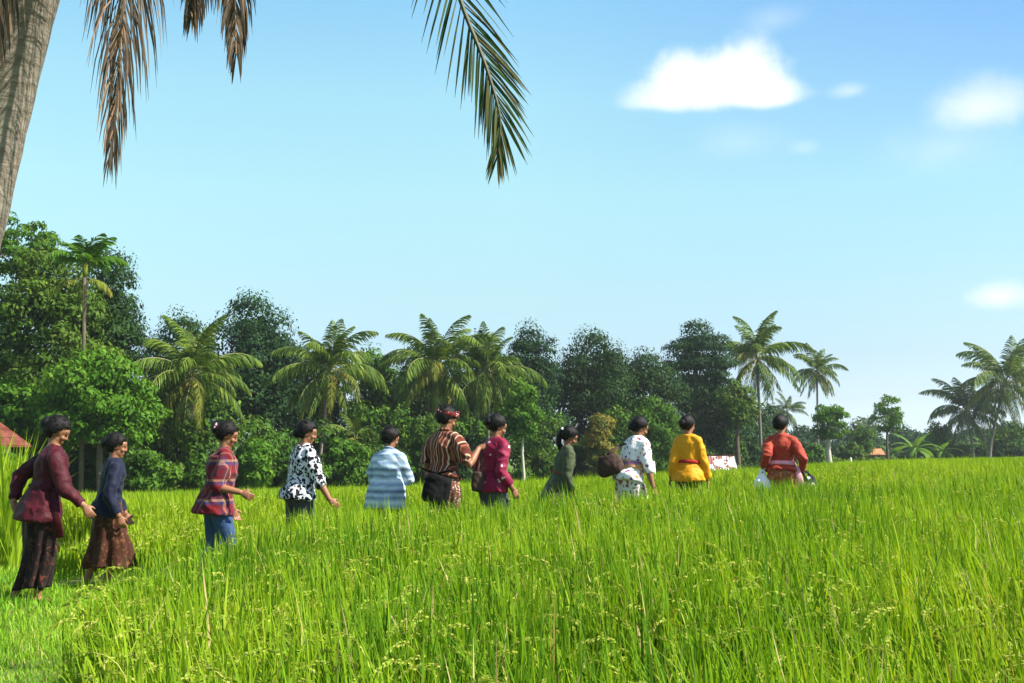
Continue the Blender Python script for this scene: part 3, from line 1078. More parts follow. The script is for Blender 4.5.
FR = {}
for kind, mm in (('green', [M['frond'], M['rachis']]), ('old', [M['frond_old'], M['rachis']]), ('far', [M['frond_far'], M['rachis']])):
    FR[kind] = [frond_mesh('frond', 3.9, R(82), R(68), 44, .24, mm, .4, .2, width=.085),
                frond_mesh('frond', 4.2, R(60), R(88), 44, .26, mm, .6, .15, width=.085),
                frond_mesh('frond', 4.3, R(38), R(92), 44, .27, mm, .8, -.15, width=.085),
                frond_mesh('frond', 4.2, R(15), R(90), 42, .27, mm, .9, .1, width=.085),
                frond_mesh('frond', 4.0, R(-15), R(70), 40, .26, mm, .9, width=.085),
                frond_mesh('frond', 3.7, R(-45), R(42), 36, .22, mm, .9, width=.085)]
GROUP_P = 'coconut palms along the far edge of the field'


def put_frond(me, parent, loc, az, tilt=0.0, s=1.0, name='frond'):
    o = bpy.data.objects.new(name, me)
    COL.objects.link(o)
    o.parent = parent
    o.location = loc
    o.rotation_euler = (random.uniform(-.25, .25), -tilt, az)
    o.scale = (s, s, s)
    return o


def palm(label, px, py, D, rpx, basepx=None, kind='green', trunk_r=.16, n=25, nuts=True, group=GROUP_P, lean=0.0, back=0.0):
    n = int(n * 1.35)
    rpx *= random.uniform(.90, 1.04)
    if px < 520:
        D += 5
    top = at(px, py, D)
    base = at(basepx if basepx is not None else px, 480, D)
    base.z = zg(base.x, D)
    root = empty('coconut_palm', base)
    c = top - base
    g = Geo()
    pts, rad = [], []
    for i in range(13):
        t = i / 12
        pts.append(Vector((c.x * t ** 1.5, 0, c.z * t)))
        rad.append(trunk_r * (1.5 - .6 * min(1, t * 5)) * (1 - .3 * t))
    g.tube(pts, rad, 9)
    g.build('trunk', M['palm_bark'], root)
    s = rpx * D / F / (3.3 if px < 520 else 3.0)
    az0 = random.uniform(0, 6.28)
    for i in range(n):
        q = i / (n - 1)
        lv = min(5, int(q * 6))
        k = 'old' if (kind == 'green' and lv >= 3 and random.random() < .3) else kind
        put_frond(FR[k][lv], root, c + Vector((0, 0, .1 * (1 - q))), az0 + i * 2.39996, random.uniform(-.22, .22), s * random.uniform(.78, 1.14))
    if nuts:
        for i in range(5):
            a = i * 1.26 + az0
            o = bpy.data.objects.new('coconut', NUT)
            COL.objects.link(o)
            o.parent = root
            o.location = c + Vector((math.cos(a) * .3, math.sin(a) * .3, -.28 - .1 * (i % 2)))
    tag(root, label, 'palm tree', group)
    return root


gn = Geo()
gn.ell((0, 0, 0), (.13, .12, .16), None, 8, 6)
NUT = gn.mesh('coconut')
NUT.materials.append(M['coco'])

palm('coconut palm with an orange brown heart above the plaid shirt', 193, 378, 43, 60, 186)
palm('low coconut palm with sagging fronds between navy blouse and plaid shirt', 148, 424, 44, 48, 146, n=14)
palm('coconut palm with a thin trunk above the black and white blouse', 330, 374, 52, 52, 318, trunk_r=.13)
palm('left of the twin coconut palms above the striped shirt man', 437, 370, 56, 54, 436)
palm('right of the twin coconut palms, directly above the magenta blouse', 489, 374, 57, 47, 488)
palm('tall coconut palm against the sky right of the olive tree', 757, 359, 86, 38, 762, trunk_r=.17)
palm('coconut palm standing alone against the sky above the white trunk', 817, 372, 104, 26, 819, trunk_r=.15)
palm('biggest coconut palm at the right edge, trunk leaning', 1006, 384, 112, 44, 990, trunk_r=.2)
palm('shaggy coconut palm just left of the biggest one', 966, 412, 114, 32, 975, kind='far', trunk_r=.17)
palm('hazy small palm far behind the coral blouse', 787, 412, 160, 18, kind='far', nuts=False, group=GROUP_H, n=16)
palm('hazy small palm far behind the olive tree', 752, 418, 150, 16, kind='far', nuts=False, group=GROUP_H, n=16)
palm('hazy small palm far behind the low orange roof', 868, 428, 165, 16, kind='far', nuts=False, group=GROUP_H, n=16)
palm('low young palm with arching fronds behind the plaid shirt hand', 240, 446, 46, 30, n=10, nuts=False)
palm('low young palm behind the blue striped shirt', 355, 440, 51, 30, n=10, nuts=False)


def betel_palm():
    top = at(85, 276, 41)
    base = at(82, 480, 41)
    base.z = zg(base.x, 41)
    root = empty('betel_palm', base)
    c = top - base
    g = Geo()
    g.tube([Vector((c.x * t, 0, c.z * t)) for t in (0, .25, .5, .75, 1)], [.11, .095, .085, .08, .075], 8)
    g.build('trunk', M['bark'], root)
    mm = [M['t_bright'], M['rachis']]
    a = frond_mesh('frond', 1.8, R(80), R(75), 20, .36, mm, .25, width=.22)
    b = frond_mesh('frond', 1.9, R(52), R(105), 20, .36, mm, .5, width=.22)
    d = frond_mesh('frond', 1.6, R(0), R(75), 18, .32, [M['frond_old'], M['rachis']], .6, width=.2)
    for i in range(15):
        put_frond(a if i < 6 else (b if i < 12 else d), root, c + Vector((0, 0, .35 if i < 12 else -.1)), i * 2.4, 0, random.uniform(.85, 1.05))
    g = Geo()
    g.tube([c + Vector((0, 0, -.05)), c + Vector((0, 0, .2)), c + Vector((0, 0, .5))], [.085, .11, .07], 8)
    g.build('crownshaft', M['frond_old'], root)
    tag(root, 'slim betel palm with a bare pale trunk rising at left', 'palm tree', GROUP_T)


betel_palm()


def banana(label, px, D, h, n=8):
    p = at(px, 470, D)
    p.z = zg(p.x, D)
    root = empty('banana_plant', p)
    g = Geo()
    g.tube([(0, 0, -.1), (0.03, 0, h * .3), (0, 0, h * .55)], [.13, .11, .07], 8)
    g.build('stem', M['frond_old'], root)
    for i in range(n):
        g = Geo()
        az = i * 2.4
        e0, dr, L = R(75 - 6 * i), R(70 + 5 * i), h * random.uniform(.75, .95)
        pt = Vector((0, 0, h * .5))
        Ls, Rs = [], []
        S = 9
        for q in range(S + 1):
            t = q / S
            e = e0 - dr * t
            w = L * .12 * math.sin(math.pi * min(1, .05 + .95 * t)) ** .6 + .01
            side = Vector((-math.sin(az), math.cos(az), -0.25))
            side2 = Vector((math.sin(az), -math.cos(az), -0.25))
            Ls.append(pt + side * w * (1 + .15 * random.uniform(-1, 1)))
            Rs.append(pt.copy())
            Rs[-1] = pt
            pt = pt + Vector((math.cos(e) * math.cos(az), math.cos(e) * math.sin(az), math.sin(e))) * L / S
        g.strip(Ls, Rs)
        g.strip(Rs, [r_ + (r_ - l_) * Vector((1, 1, -1)) * 1.0 if False else Vector((2 * r_.x - l_.x, 2 * r_.y - l_.y, l_.z)) for l_, r_ in zip(Ls, Rs)])
        g.build('leaf', M['banana'], root)
    tag(root, label, 'banana plant', 'banana plants at the far right field edge')


banana('banana plant with spreading leaves right of the slender airy tree', 915, 108, 3.7, 12)
banana('smaller banana plant beside the low bush in the right distance', 941, 110, 3.0, 10)
banana('banana plant under the biggest right palm', 990, 118, 3.6, 11)
banana('small banana plant left of the orange roof, yellowing', 893, 108, 2.6)


# near palm -----------------------------------------------------------------
def near_palm():
    D = 5.5
    base = at(-122, 684, D)
    base.z = zg(base.x, D)
    root = empty('coconut_palm', base)
    ctrl = [(-122, 690), (-108, 600), (-82, 460), (-48, 320), (-22, 220), (3, 110), (31, 0), (58, -110), (86, -230), (104, -320)]
    pts = [at(px, py, D) - base for px, py in ctrl]
    pts[0].z = -0.15
    fine = []
    for i in range(len(pts) - 1):
        for k in range(6):
            fine.append(pts[i].lerp(pts[i + 1], k / 6))
    fine.append(pts[-1])
    for _ in range(4):
        fine = [fine[0]] + [(fine[i - 1] + fine[i] * 2 + fine[i + 1]) / 4 for i in range(1, len(fine) - 1)] + [fine[-1]]
    g = Geo()
    n = len(fine)
    rad = []
    for i in range(n):
        t = i / (n - 1)
        rad.append((0.20 - .05 * min(1, t * 3) - .012 * t) * (1 + .02 * math.sin(i * 2.1) + random.uniform(-.012, .012)))
    g.tube(fine, rad, 22)
    g.build('trunk', M['palm_bark'], root)
    top = fine[-1]
    green = [M['frond_near'], M['rachis']]
    dead = [M['frond_dead'], M['rachis_dead']]

    def frond_path(name, path, n, leafl, mats, hang, width, fold=.3, ragged=0.0, spread=1.0, start=.1, tipw=.55):
        """explicit rachis through world points"""
        P = [Vector(p) - base for p in path]
        fin = []
        for i in range(len(P) - 1):
            for k in range(5):
                fin.append(P[i].lerp(P[i + 1], k / 5))
        fin.append(P[-1])
        for _ in range(3):
            fin = [fin[0]] + [(fin[i - 1] + fin[i] * 2 + fin[i + 1]) / 4 for i in range(1, len(fin) - 1)] + [fin[-1]]
        g = Geo()
        S = len(fin) - 1
        g.tube(fin, [.026 * (1 - .88 * i / S) + .002 for i in range(S + 1)], 6, mi=1)
        for i in range(n):
            t = start + (1 - start) * (i + .5) / n
            for sgn in (-1, 1):
                if random.random() < ragged:
                    continue
                f = min(.999, t + random.uniform(-.006, .006)) * S
                k = int(f)
                p = fin[k].lerp(fin[k + 1], f - k)
                d = (fin[k + 1] - fin[k]).normalized()
                view = Vector((0.15, -1, 0.1))
                side = d.cross(view).normalized() * sgn
                nrm = d.cross(side).normalized()
                ll = leafl * (math.sin(math.pi * min(.97, .25 + .72 * t)) ** .8 * .85 + .15) * random.uniform(.8, 1.12)
                v = (side * spread * (1 - tipw * t) + d * (.75 + .6 * t) + nrm * random.uniform(-fold, fold)).normalized()
                v2 = (v + Vector((0, 0, -hang * random.uniform(.5, 1.4)))).normalized()
                v3 = (v2 + Vector((0, 0, -hang * random.uniform(.5, 1.4)))).normalized()
                q1, w = p + v * ll * .4, width * random.uniform(.8, 1.15)
                q2 = q1 + v2 * ll * .35
                q3 = q2 + v3 * ll * .3
                wv = (side.cross(v).cross(v) * 1.0 + nrm * random.uniform(-.9, .9))
                wv = v.cross(nrm * random.uniform(.35, 1) + side * random.uniform(-.3, .3) + d * random.uniform(-.3, .3)).normalized()
                g.strip([p - wv * w * .25, q1 - wv * w * .5, q2 - wv * w * .4, q3 - wv * w * .05],
                        [p + wv * w * .25, q1 + wv * w * .5, q2 + wv * w * .4, q3 + wv * w * .05])
        o = g.build(name, mats, root, smooth=False)
        return o
    crown = at(104, -320, D)

    def W(px, py, dd=0.0):
        return at(px, py, D + dd)
    # the green frond hanging into the picture
    frond_path('frond', [crown, W(230, -380), W(350, -270), W(425, -130), W(459, 0), W(485, 62), W(502, 118), W(497, 158)], 92, .54, [M['frond_near'], M['rachis_near']], .10, .0135, .22, start=.12, tipw=.72, ragged=.06)
    # dead ones hanging by the trunk
    o = frond_path('frond', [crown, W(122, -250, -.2), W(128, -150, -.25), W(127, -60, -.25), W(122, 30, -.25), W(112, 150, -.25)], 130, .74, dead, 1.1, .0095, .9, .16, .9, start=.3, tipw=.85)
    o['label'] = 'long grey brown dead frond hanging down'
    o = frond_path('frond', [crown, W(160, -300, .3), W(196, -220, .4), W(205, -140, .4), W(202, -60, .4), W(192, 14, .4)], 160, .60, dead, 1.0, .0125, 1.0, .2, 1.1, start=.3, tipw=.72)
    o['label'] = 'short dead frond hanging down'
    o = frond_path('frond', [crown, W(180, -300, .1), W(225, -220, .1), W(236, -130, .1), W(234, -50, .1), W(236, 54, .1)], 170, .62, dead, 1.0, .0125, 1.0, .2, 1.1, start=.3, tipw=.72)
    o['label'] = 'short dead frond hanging down'
    o = frond_path('frond', [crown, W(70, -250, -.35), W(30, -150, -.4), W(0, -50, -.4), W(-10, 50, -.4)], 70, .6, dead, 1.0, .016, .6, .1, .8, start=.3)
    o['label'] = 'dead frond hanging against the trunk'
    # the rest of the crown, above the picture
    ms = [frond_mesh('frond', 3.6, R(70), R(70), 40, .2, green, .3), frond_mesh('frond', 3.8, R(35), R(60), 40, .2, green, .4), frond_mesh('frond', 3.6, R(30), R(95), 40, .2, green, .5)]
    for i in range(11):
        az = R(60) + i * 2.4
        put_frond(ms[i % 3], root, top, az, 0.05, 1.0)
    tag(root, 'near palm with a ringed grey trunk at upper left and hanging fronds', 'palm tree')


near_palm()


# ------------------------------------------------------------------ huts and posts
def roof_mat(name, cols, s=6):
    n = NT(name)
    co = n.coord()
    sp = n.sep(co)
    rid = n.math('SINE', n.math('MULTIPLY', sp[0], 34.0))
    row = n.math('FRACT', n.math('MULTIPLY', sp[2], 3.6))
    nz = n.noise(co, s, 4, .6)
    c = n.ramp(nz, cols)
    c = n.mix(n.math('MULTIPLY', n.step(row, .82, .95), .5), c, tuple(x * .35 for x in cols[0][1]))
    return n.done(c, .85, .15, bump=rid, bstr=.5, bdist=.03)


M['tile'] = roof_mat('roof_tile', [(.3, (.08, .02, .013)), (.55, (.135, .04, .026)), (.75, (.19, .075, .055))], 2.5)
M['orange'] = roof_mat('orange_roof', [(.3, (.30, .12, .05)), (.55, (.42, .2, .1)), (.75, (.5, .28, .16))], 3)
M['sheet'] = roof_mat('patched_roof', [(.40, (.74, .74, .77)), (.50, (.66, .64, .64)), (.53, (.22, .07, .05)), (.66, (.40, .18, .14))], 1.7)
M['plaster'] = plain('white_plaster', (.7, .68, .62), .9)
M['wood'] = plain('weathered_wood', (.2, .15, .1), .85, .2, .3, 5, .4, 30)
M['whitepost'] = plain('white_paint', (.8, .79, .76), .6)


def hut(label, px, py_eave, py_ridge, D, w, d, mat, trim=None, rz=0.0, name='house', wall=True, cat='house'):
    e, r = at(px, py_eave, D), at(px, py_ridge, D)
    base = Vector((e.x, D, zg(e.x, D)))
    root = empty(name, base, rz)
    ze, zr = e.z - base.z, r.z - base.z
    g = Geo()
    th = .07
    # roof: two slopes, ridge along local x
    for s in (-1, 1):
        a = [Vector((-w / 2, s * d / 2, ze)), Vector((w / 2, s * d / 2, ze)), Vector((w / 2 * .86, 0, zr)), Vector((-w / 2 * .86, 0, zr))]
        up = Vector((0, 0, th))
        b = len(g.v)
        g.v += a + [q + up for q in a]
        for f in ((0, 1, 2, 3), (7, 6, 5, 4), (0, 4, 5, 1), (1, 5, 6, 2), (2, 6, 7, 3), (3, 7, 4, 0)):
            g.f.append(tuple(b + k for k in f))
            g.m.append(0)
    for s in (-1, 1):
        b = len(g.v)
        g.v += [Vector((s * w / 2, -d / 2, ze)), Vector((s * w / 2, d / 2, ze)), Vector((s * w / 2 * .86, 0, zr))]
        g.f.append((b, b + 1, b + 2))
        g.m.append(0)
    ro = g.build('roof', mat, root, smooth=False)
    g = Geo()
    g.box((0, 0, zr + th), (w * .88, .16, .10))
    g.build('ridge', trim or mat, ro, smooth=False)
    if wall:
        g = Geo()
        g.box((0, 0, ze / 2), (w * .8, d * .74, ze))
        g.build('wall', M['plaster'], root, smooth=False)
        g = Geo()
        g.box((0, -d * .37 - .02, ze * .42), (.9, .04, ze * .8))
        g.build('door', M['wood'], root, smooth=False)
    else:
        for sx in (-1, 1):
            for sy in (-1, 1):
                g = Geo()
                g.tube([(sx * w * .4, sy * d * .35, -.1), (sx * w * .4, sy * d * .35, ze)], [.07, .06], 8)
                g.build('post', M['wood'], root)
    tag(root, label, cat)
    return root


hut('low field hut roofed with white sheets and red patches behind the yellow blouse', 719, 473, 456, 72, 2.5, 2.2, M['sheet'], M['tile'], R(-8), 'field_hut', False, 'hut')
hut('house showing only a red tiled roof slope at the left edge', -58, 447, 408, 34, 4.0, 3.8, M['tile'], M['plaster'], R(78), 'house')
hut('tiny open shelter with a low orange roof left of the banana clump', 873, 455, 449, 105, 2.0, 1.8, M['orange'], M['orange'], 0, 'field_shelter', False, 'shelter')


def post(label, px, top, D, r=.09):
    p = at(px, top, D)
    b = Vector((p.x, D, zg(p.x, D)))
    root = empty('post', b)
    h = p.z - b.z
    g = Geo()
    g.tube([(0, 0, -.1), (0.01, 0, h * .5), (-.02, 0, h)], [r, r * .8, r * .55], 10)
    g.ell((-.02, 0, h), (r * .55, r * .55, r * .5), None, 10, 6)
    g.build('shaft', M['whitepost'], root)
    g = Geo()
    g.tube([(-.015, 0, h * .86), (-.015, 0, h * .9)], [r * .75, r * .75], 10)
    g.build('band', M['plaster'], root)
    tag(root, label, 'post')


post('white post in the field left of the yellow blouse', 654, 462, 63, .12)
post('small white post in the field right of the white trunk', 851, 458, 93, .12)


# ------------------------------------------------------------------ cloth
def cloth(name, fn, rough=.85, sheen=.05, spec=.15, weave=160, bstr=.7):
    n = NT(name)
    co = n.coord()
    col = fn(n, co)
    w = n.noise(co, weave, 3, .6)
    fold = n.noise(co, 9, 3, .5)
    h = n.math('ADD', n.math('MULTIPLY', w, .25), fold)
    return n.done(col, rough, spec, bump=h, bstr=bstr, bdist=.02, sheen=sheen)


def solid(c, v=.2):
    def fn(n, co):
        return n.mix(n.noise(co, 14, 4, .6), tuple(x * (1 - v) for x in c), tuple(min(1, x * (1 + v)) for x in c))
    return fn


def spots(base, cols, scale, thr, soft=.05, v=.15):
    def fn(n, co):
        b = n.mix(n.noise(co, 12, 3, .6), tuple(x * (1 - v) for x in base), tuple(min(1, x * (1 + v)) for x in base))
        for i, (c, s, t) in enumerate(zip(cols, scale, thr)):
            wv = n.new('ShaderNodeVectorMath', operation='ADD')
            n.l.new(co, wv.inputs[0])
            wv.inputs[1].default_value = (i * 3.7, i * 1.3, i * 2.1)
            d = n.math('ADD', n.voro(wv.outputs[0], s), n.math('MULTIPLY', n.math('SUBTRACT', n.noise(co, s * 2.6, 2), .5), .5))
            b = n.mix(n.step(d, t + soft, t), b, c)
        return b
    return fn


def stripes_v(cols, freq):
    """lengthwise stripes: run round the body by side coordinate"""
    def fn(n, co):
        s = n.sep(co)
        wob = n.math('MULTIPLY', n.noise(co, 5, 2), .05)
        f = n.math('FRACT', n.math('MULTIPLY', n.math('ADD', n.math('ADD', s[1], n.math('MULTIPLY', s[0], .35)), wob), freq))
        return n.ramp(f, cols, 'CONSTANT')
    return fn


def stripes_h(cols, freq, off=0.0):
    def fn(n, co):
        s = n.sep(co)
        wob = n.math('MULTIPLY', n.noise(co, 4, 2), .03)
        f = n.math('FRACT', n.math('ADD', n.math('MULTIPLY', n.math('ADD', s[2], wob), freq), off))
        c = n.ramp(f, cols)
        return n.mix(n.math('MULTIPLY', n.noise(n.coord((1, 1, 5)), 10, 4, .7), .15), c, (.75, .82, .9))
    return fn


def plaid(n, co):
    s = n.sep(co)
    side = n.math('ADD', s[1], n.math('MULTIPLY', s[0], .4))
    a = n.math('FRACT', n.math('MULTIPLY', side, 7.0))
    b = n.math('FRACT', n.math('MULTIPLY', s[2], 5.4))
    ca = n.ramp(a, [(0, (.12, .008, .012)), (.34, (.02, .02, .05)), (.5, (.34, .16, .07)), (.62, (.03, .03, .10)), (.74, (.14, .01, .012)), (.95, (.40, .30, .22))], 'CONSTANT')
    cb = n.ramp(b, [(0, (.15, .008, .012)), (.42, (.03, .035, .12)), (.58, (.36, .20, .12)), (.70, (.12, .008, .012)), (.93, (.03, .02, .04))], 'CONSTANT')
    return n.mix(.5, ca, cb)


def brocade(base, hi, scale=26, amt=.6):
    def fn(n, co):
        d = n.noise(co, scale, 5, .7, .8)
        return n.mix(n.math('MULTIPLY', n.step(d, .52, .66), amt), base, hi)
    return fn


M['k_red'] = cloth('maroon_brocade', brocade((.040, .0015, .006), (.12, .005, .014), 30, .7), .6, .02, .2, 120)
M['k_sarong_black'] = cloth('dark_batik', brocade((.010, .005, .005), (.17, .045, .025), 18, .85), .7)
M['k_navy'] = cloth('navy_cloth', solid((.006, .009, .026)), .6)
M['k_brown'] = cloth('brown_batik', brocade((.05, .016, .008), (.20, .085, .032), 20, .9), .7)
M['k_plaid'] = cloth('plaid_cloth', plaid)
M['k_jeans'] = cloth('blue_denim', solid((.035, .07, .16), .3))
M['k_bw'] = cloth('black_white_print', spots((.62, .64, .68), [(.012, .012, .015), (.012, .012, .015)], [21, 30], [.44, .38], .03, .05))
M['k_grey'] = cloth('grey_trousers', solid((.05, .055, .065)))
M['k_blue'] = cloth('blue_banded_cloth', stripes_h([(0, (.55, .68, .78)), (.2, (.12, .20, .33)), (.34, (.42, .56, .68)), (.5, (.05, .09, .18)), (.66, (.45, .60, .72)), (.82, (.16, .26, .40)), (1, (.55, .68, .78))], 4.2))
M['k_dark'] = cloth('dark_cloth', solid((.02, .018, .018)))
M['k_stripe'] = cloth('striped_cloth', stripes_v([(0, (.12, .025, .015)), (.30, (.40, .26, .17)), (.40, (.10, .022, .014)), (.62, (.26, .09, .04)), (.72, (.06, .015, .012)), (.88, (.46, .32, .22))], 9.0))
M['k_batik'] = cloth('brown_white_batik', spots((.16, .06, .035), [(.50, .42, .34), (.03, .015, .012)], [40, 30], [.34, .26], .05))
M['k_magenta'] = cloth('magenta_cloth', spots((.19, .006, .035), [(.70, .55, .56)], [9], [.15], .05), .5)
M['k_olive'] = cloth('olive_cloth', brocade((.045, .06, .025), (.10, .12, .055), 24, .5), .6)
M['k_floral'] = cloth('white_floral', spots((.78, .75, .74), [(.55, .24, .04), (.16, .06, .22), (.45, .10, .10)], [11, 13, 15], [.22, .22, .17], .04, .05))
M['k_floral_skirt'] = cloth('pale_floral_skirt', spots((.66, .60, .56), [(.24, .06, .05), (.10, .09, .14), (.26, .19, .10)], [14, 17, 20], [.3, .26, .24], .04, .1))
M['k_yellow'] = cloth('yellow_cloth', brocade((.58, .25, .002), (.74, .38, .008), 30, .6), .55)
M['k_coral'] = cloth('coral_cloth', brocade((.32, .035, .018), (.50, .12, .05), 24, .7), .6)
M['k_coral_batik'] = cloth('coral_batik', spots((.32, .065, .035), [(.45, .24, .07), (.25, .03, .03)], [24, 20], [.3, .24], .05))
M['k_pink'] = cloth('pink_sash', solid((.72, .30, .38)))
M['k_redsash'] = cloth('red_sash', solid((.34, .02, .015)))
M['k_multi'] = cloth('woven_sash', stripes_h([(0, (.62, .36, .03)), (.3, (.25, .05, .10)), (.5, (.12, .06, .2)), (.75, (.66, .40, .06)), (1, (.3, .05, .06))], 9.0))
M['k_bagblack'] = plain('black_bag', (.006, .006, .0065), .8, .1, .2, 8, .2, 80)
M['k_bagbrown'] = plain('brown_bag', (.045, .024, .018), .7, .2, .3, 10, .2, 60)
M['k_plastic'] = plain('white_plastic', (.82, .83, .85), .3, .5, .05, 6, .5, 18)
M['k_headcloth'] = cloth('headcloth', spots((.12, .01, .015), [(.5, .32, .25)], [28], [.22], .05))
M['hairclip'] = plain('pink_hair_clip', (.75, .3, .42), .4)
M['hair_tie'] = plain('white_hair_tie', (.8, .8, .78), .5)
M['eye'] = plain('eye', (.02, .015, .012), .2)
M['brow'] = plain('brow', (.02, .014, .01), .7)
M['lip'] = plain('lip', (.21, .075, .05), .5)
M['sole'] = plain('sandal', (.05, .03, .02), .7)


def skin_mat():
    n = NT('skin')
    co = n.coord()
    c = n.mix(n.noise(co, 18, 4, .6), (.19, .08, .04), (.27, .12, .06))
    return n.done(c, .5, .35, bump=n.noise(co, 90, 3, .6), bstr=.08)


def hair_mat():
    n = NT('hair')
    s = n.noise(n.coord((60, 60, 6)), 3, 4, .6)
    c = n.mix(s, (.003, .0025, .0025), (.010, .008, .007))
    return n.done(c, .5, .15, bump=s, bstr=.6, bdist=.01)


M['skin'] = skin_mat()
M['hair'] = hair_mat()


# ------------------------------------------------------------------ people
def ik(a, t, l1, l2, hint):
    d = t - a
    L = d.length
    if L > (l1 + l2) * .995:
        t = a + d.normalized() * (l1 + l2) * .995
        d = t - a
        L = d.length
    ca = (l1 * l1 + L * L - l2 * l2) / (2 * l1 * L)
    ca = max(-1, min(1, ca))
    h = math.sqrt(max(0, 1 - ca * ca)) * l1
    u = d.normalized()
    hv = hint - u * hint.dot(u)
    hv = hv.normalized() if hv.length > 1e-5 else u.orthogonal().normalized()
    return a + u * ca * l1 + hv * h, t


def add_hand(g, wrist, d, palm_n, s, curl=.35, side=1):
    """palm, four fingers of unequal length, thumb from the side of the palm"""
    d = d.normalized()
    pn = (palm_n - d * palm_n.dot(d)).normalized()
    lat = d.cross(pn).normalized() * side      # towards the thumb
    pl = .085 * s
    g.tube([wrist - d * .02 * s, wrist + d * .015 * s, wrist + d * pl * .55, wrist + d * pl, wrist + d * pl * 1.08],
           [(.027 * s, .020 * s), (.030 * s, .018 * s), (.042 * s, .016 * s), (.042 * s, .014 * s), (.036 * s, .010 * s)], 12, ref=lat)
    for i, (o, ln) in enumerate(((.031, .068), (.011, .078), (-.010, .072), (-.031, .056))):
        p = wrist + d * pl * .95 + lat * o * s
        dd = (d + lat * o * 3.0).normalized()
        pts = [p - dd * .02 * s, p]
        c = curl * (.7 + .12 * i)
        for q, fr in enumerate((.45, .32, .25)):
            dd = (dd * math.cos(c) + pn * math.sin(c)).normalized()
            pts.append(pts[-1] + dd * ln * fr * s)
        g.tube(pts, [.0095 * s, .0098 * s, .009 * s, .0082 * s, .006 * s], 8)
    p = wrist + d * pl * .25 + lat * .030 * s
    t1 = (d * .75 + lat * .75 + pn * .3).normalized()
    t2 = (d * .95 + lat * .25 + pn * .35).normalized()
    g.tube([p - t1 * .02 * s, p, p + t1 * .036 * s, p + t1 * .036 * s + t2 * .034 * s], [.011 * s, .0125 * s, .011 * s, .0075 * s], 8)


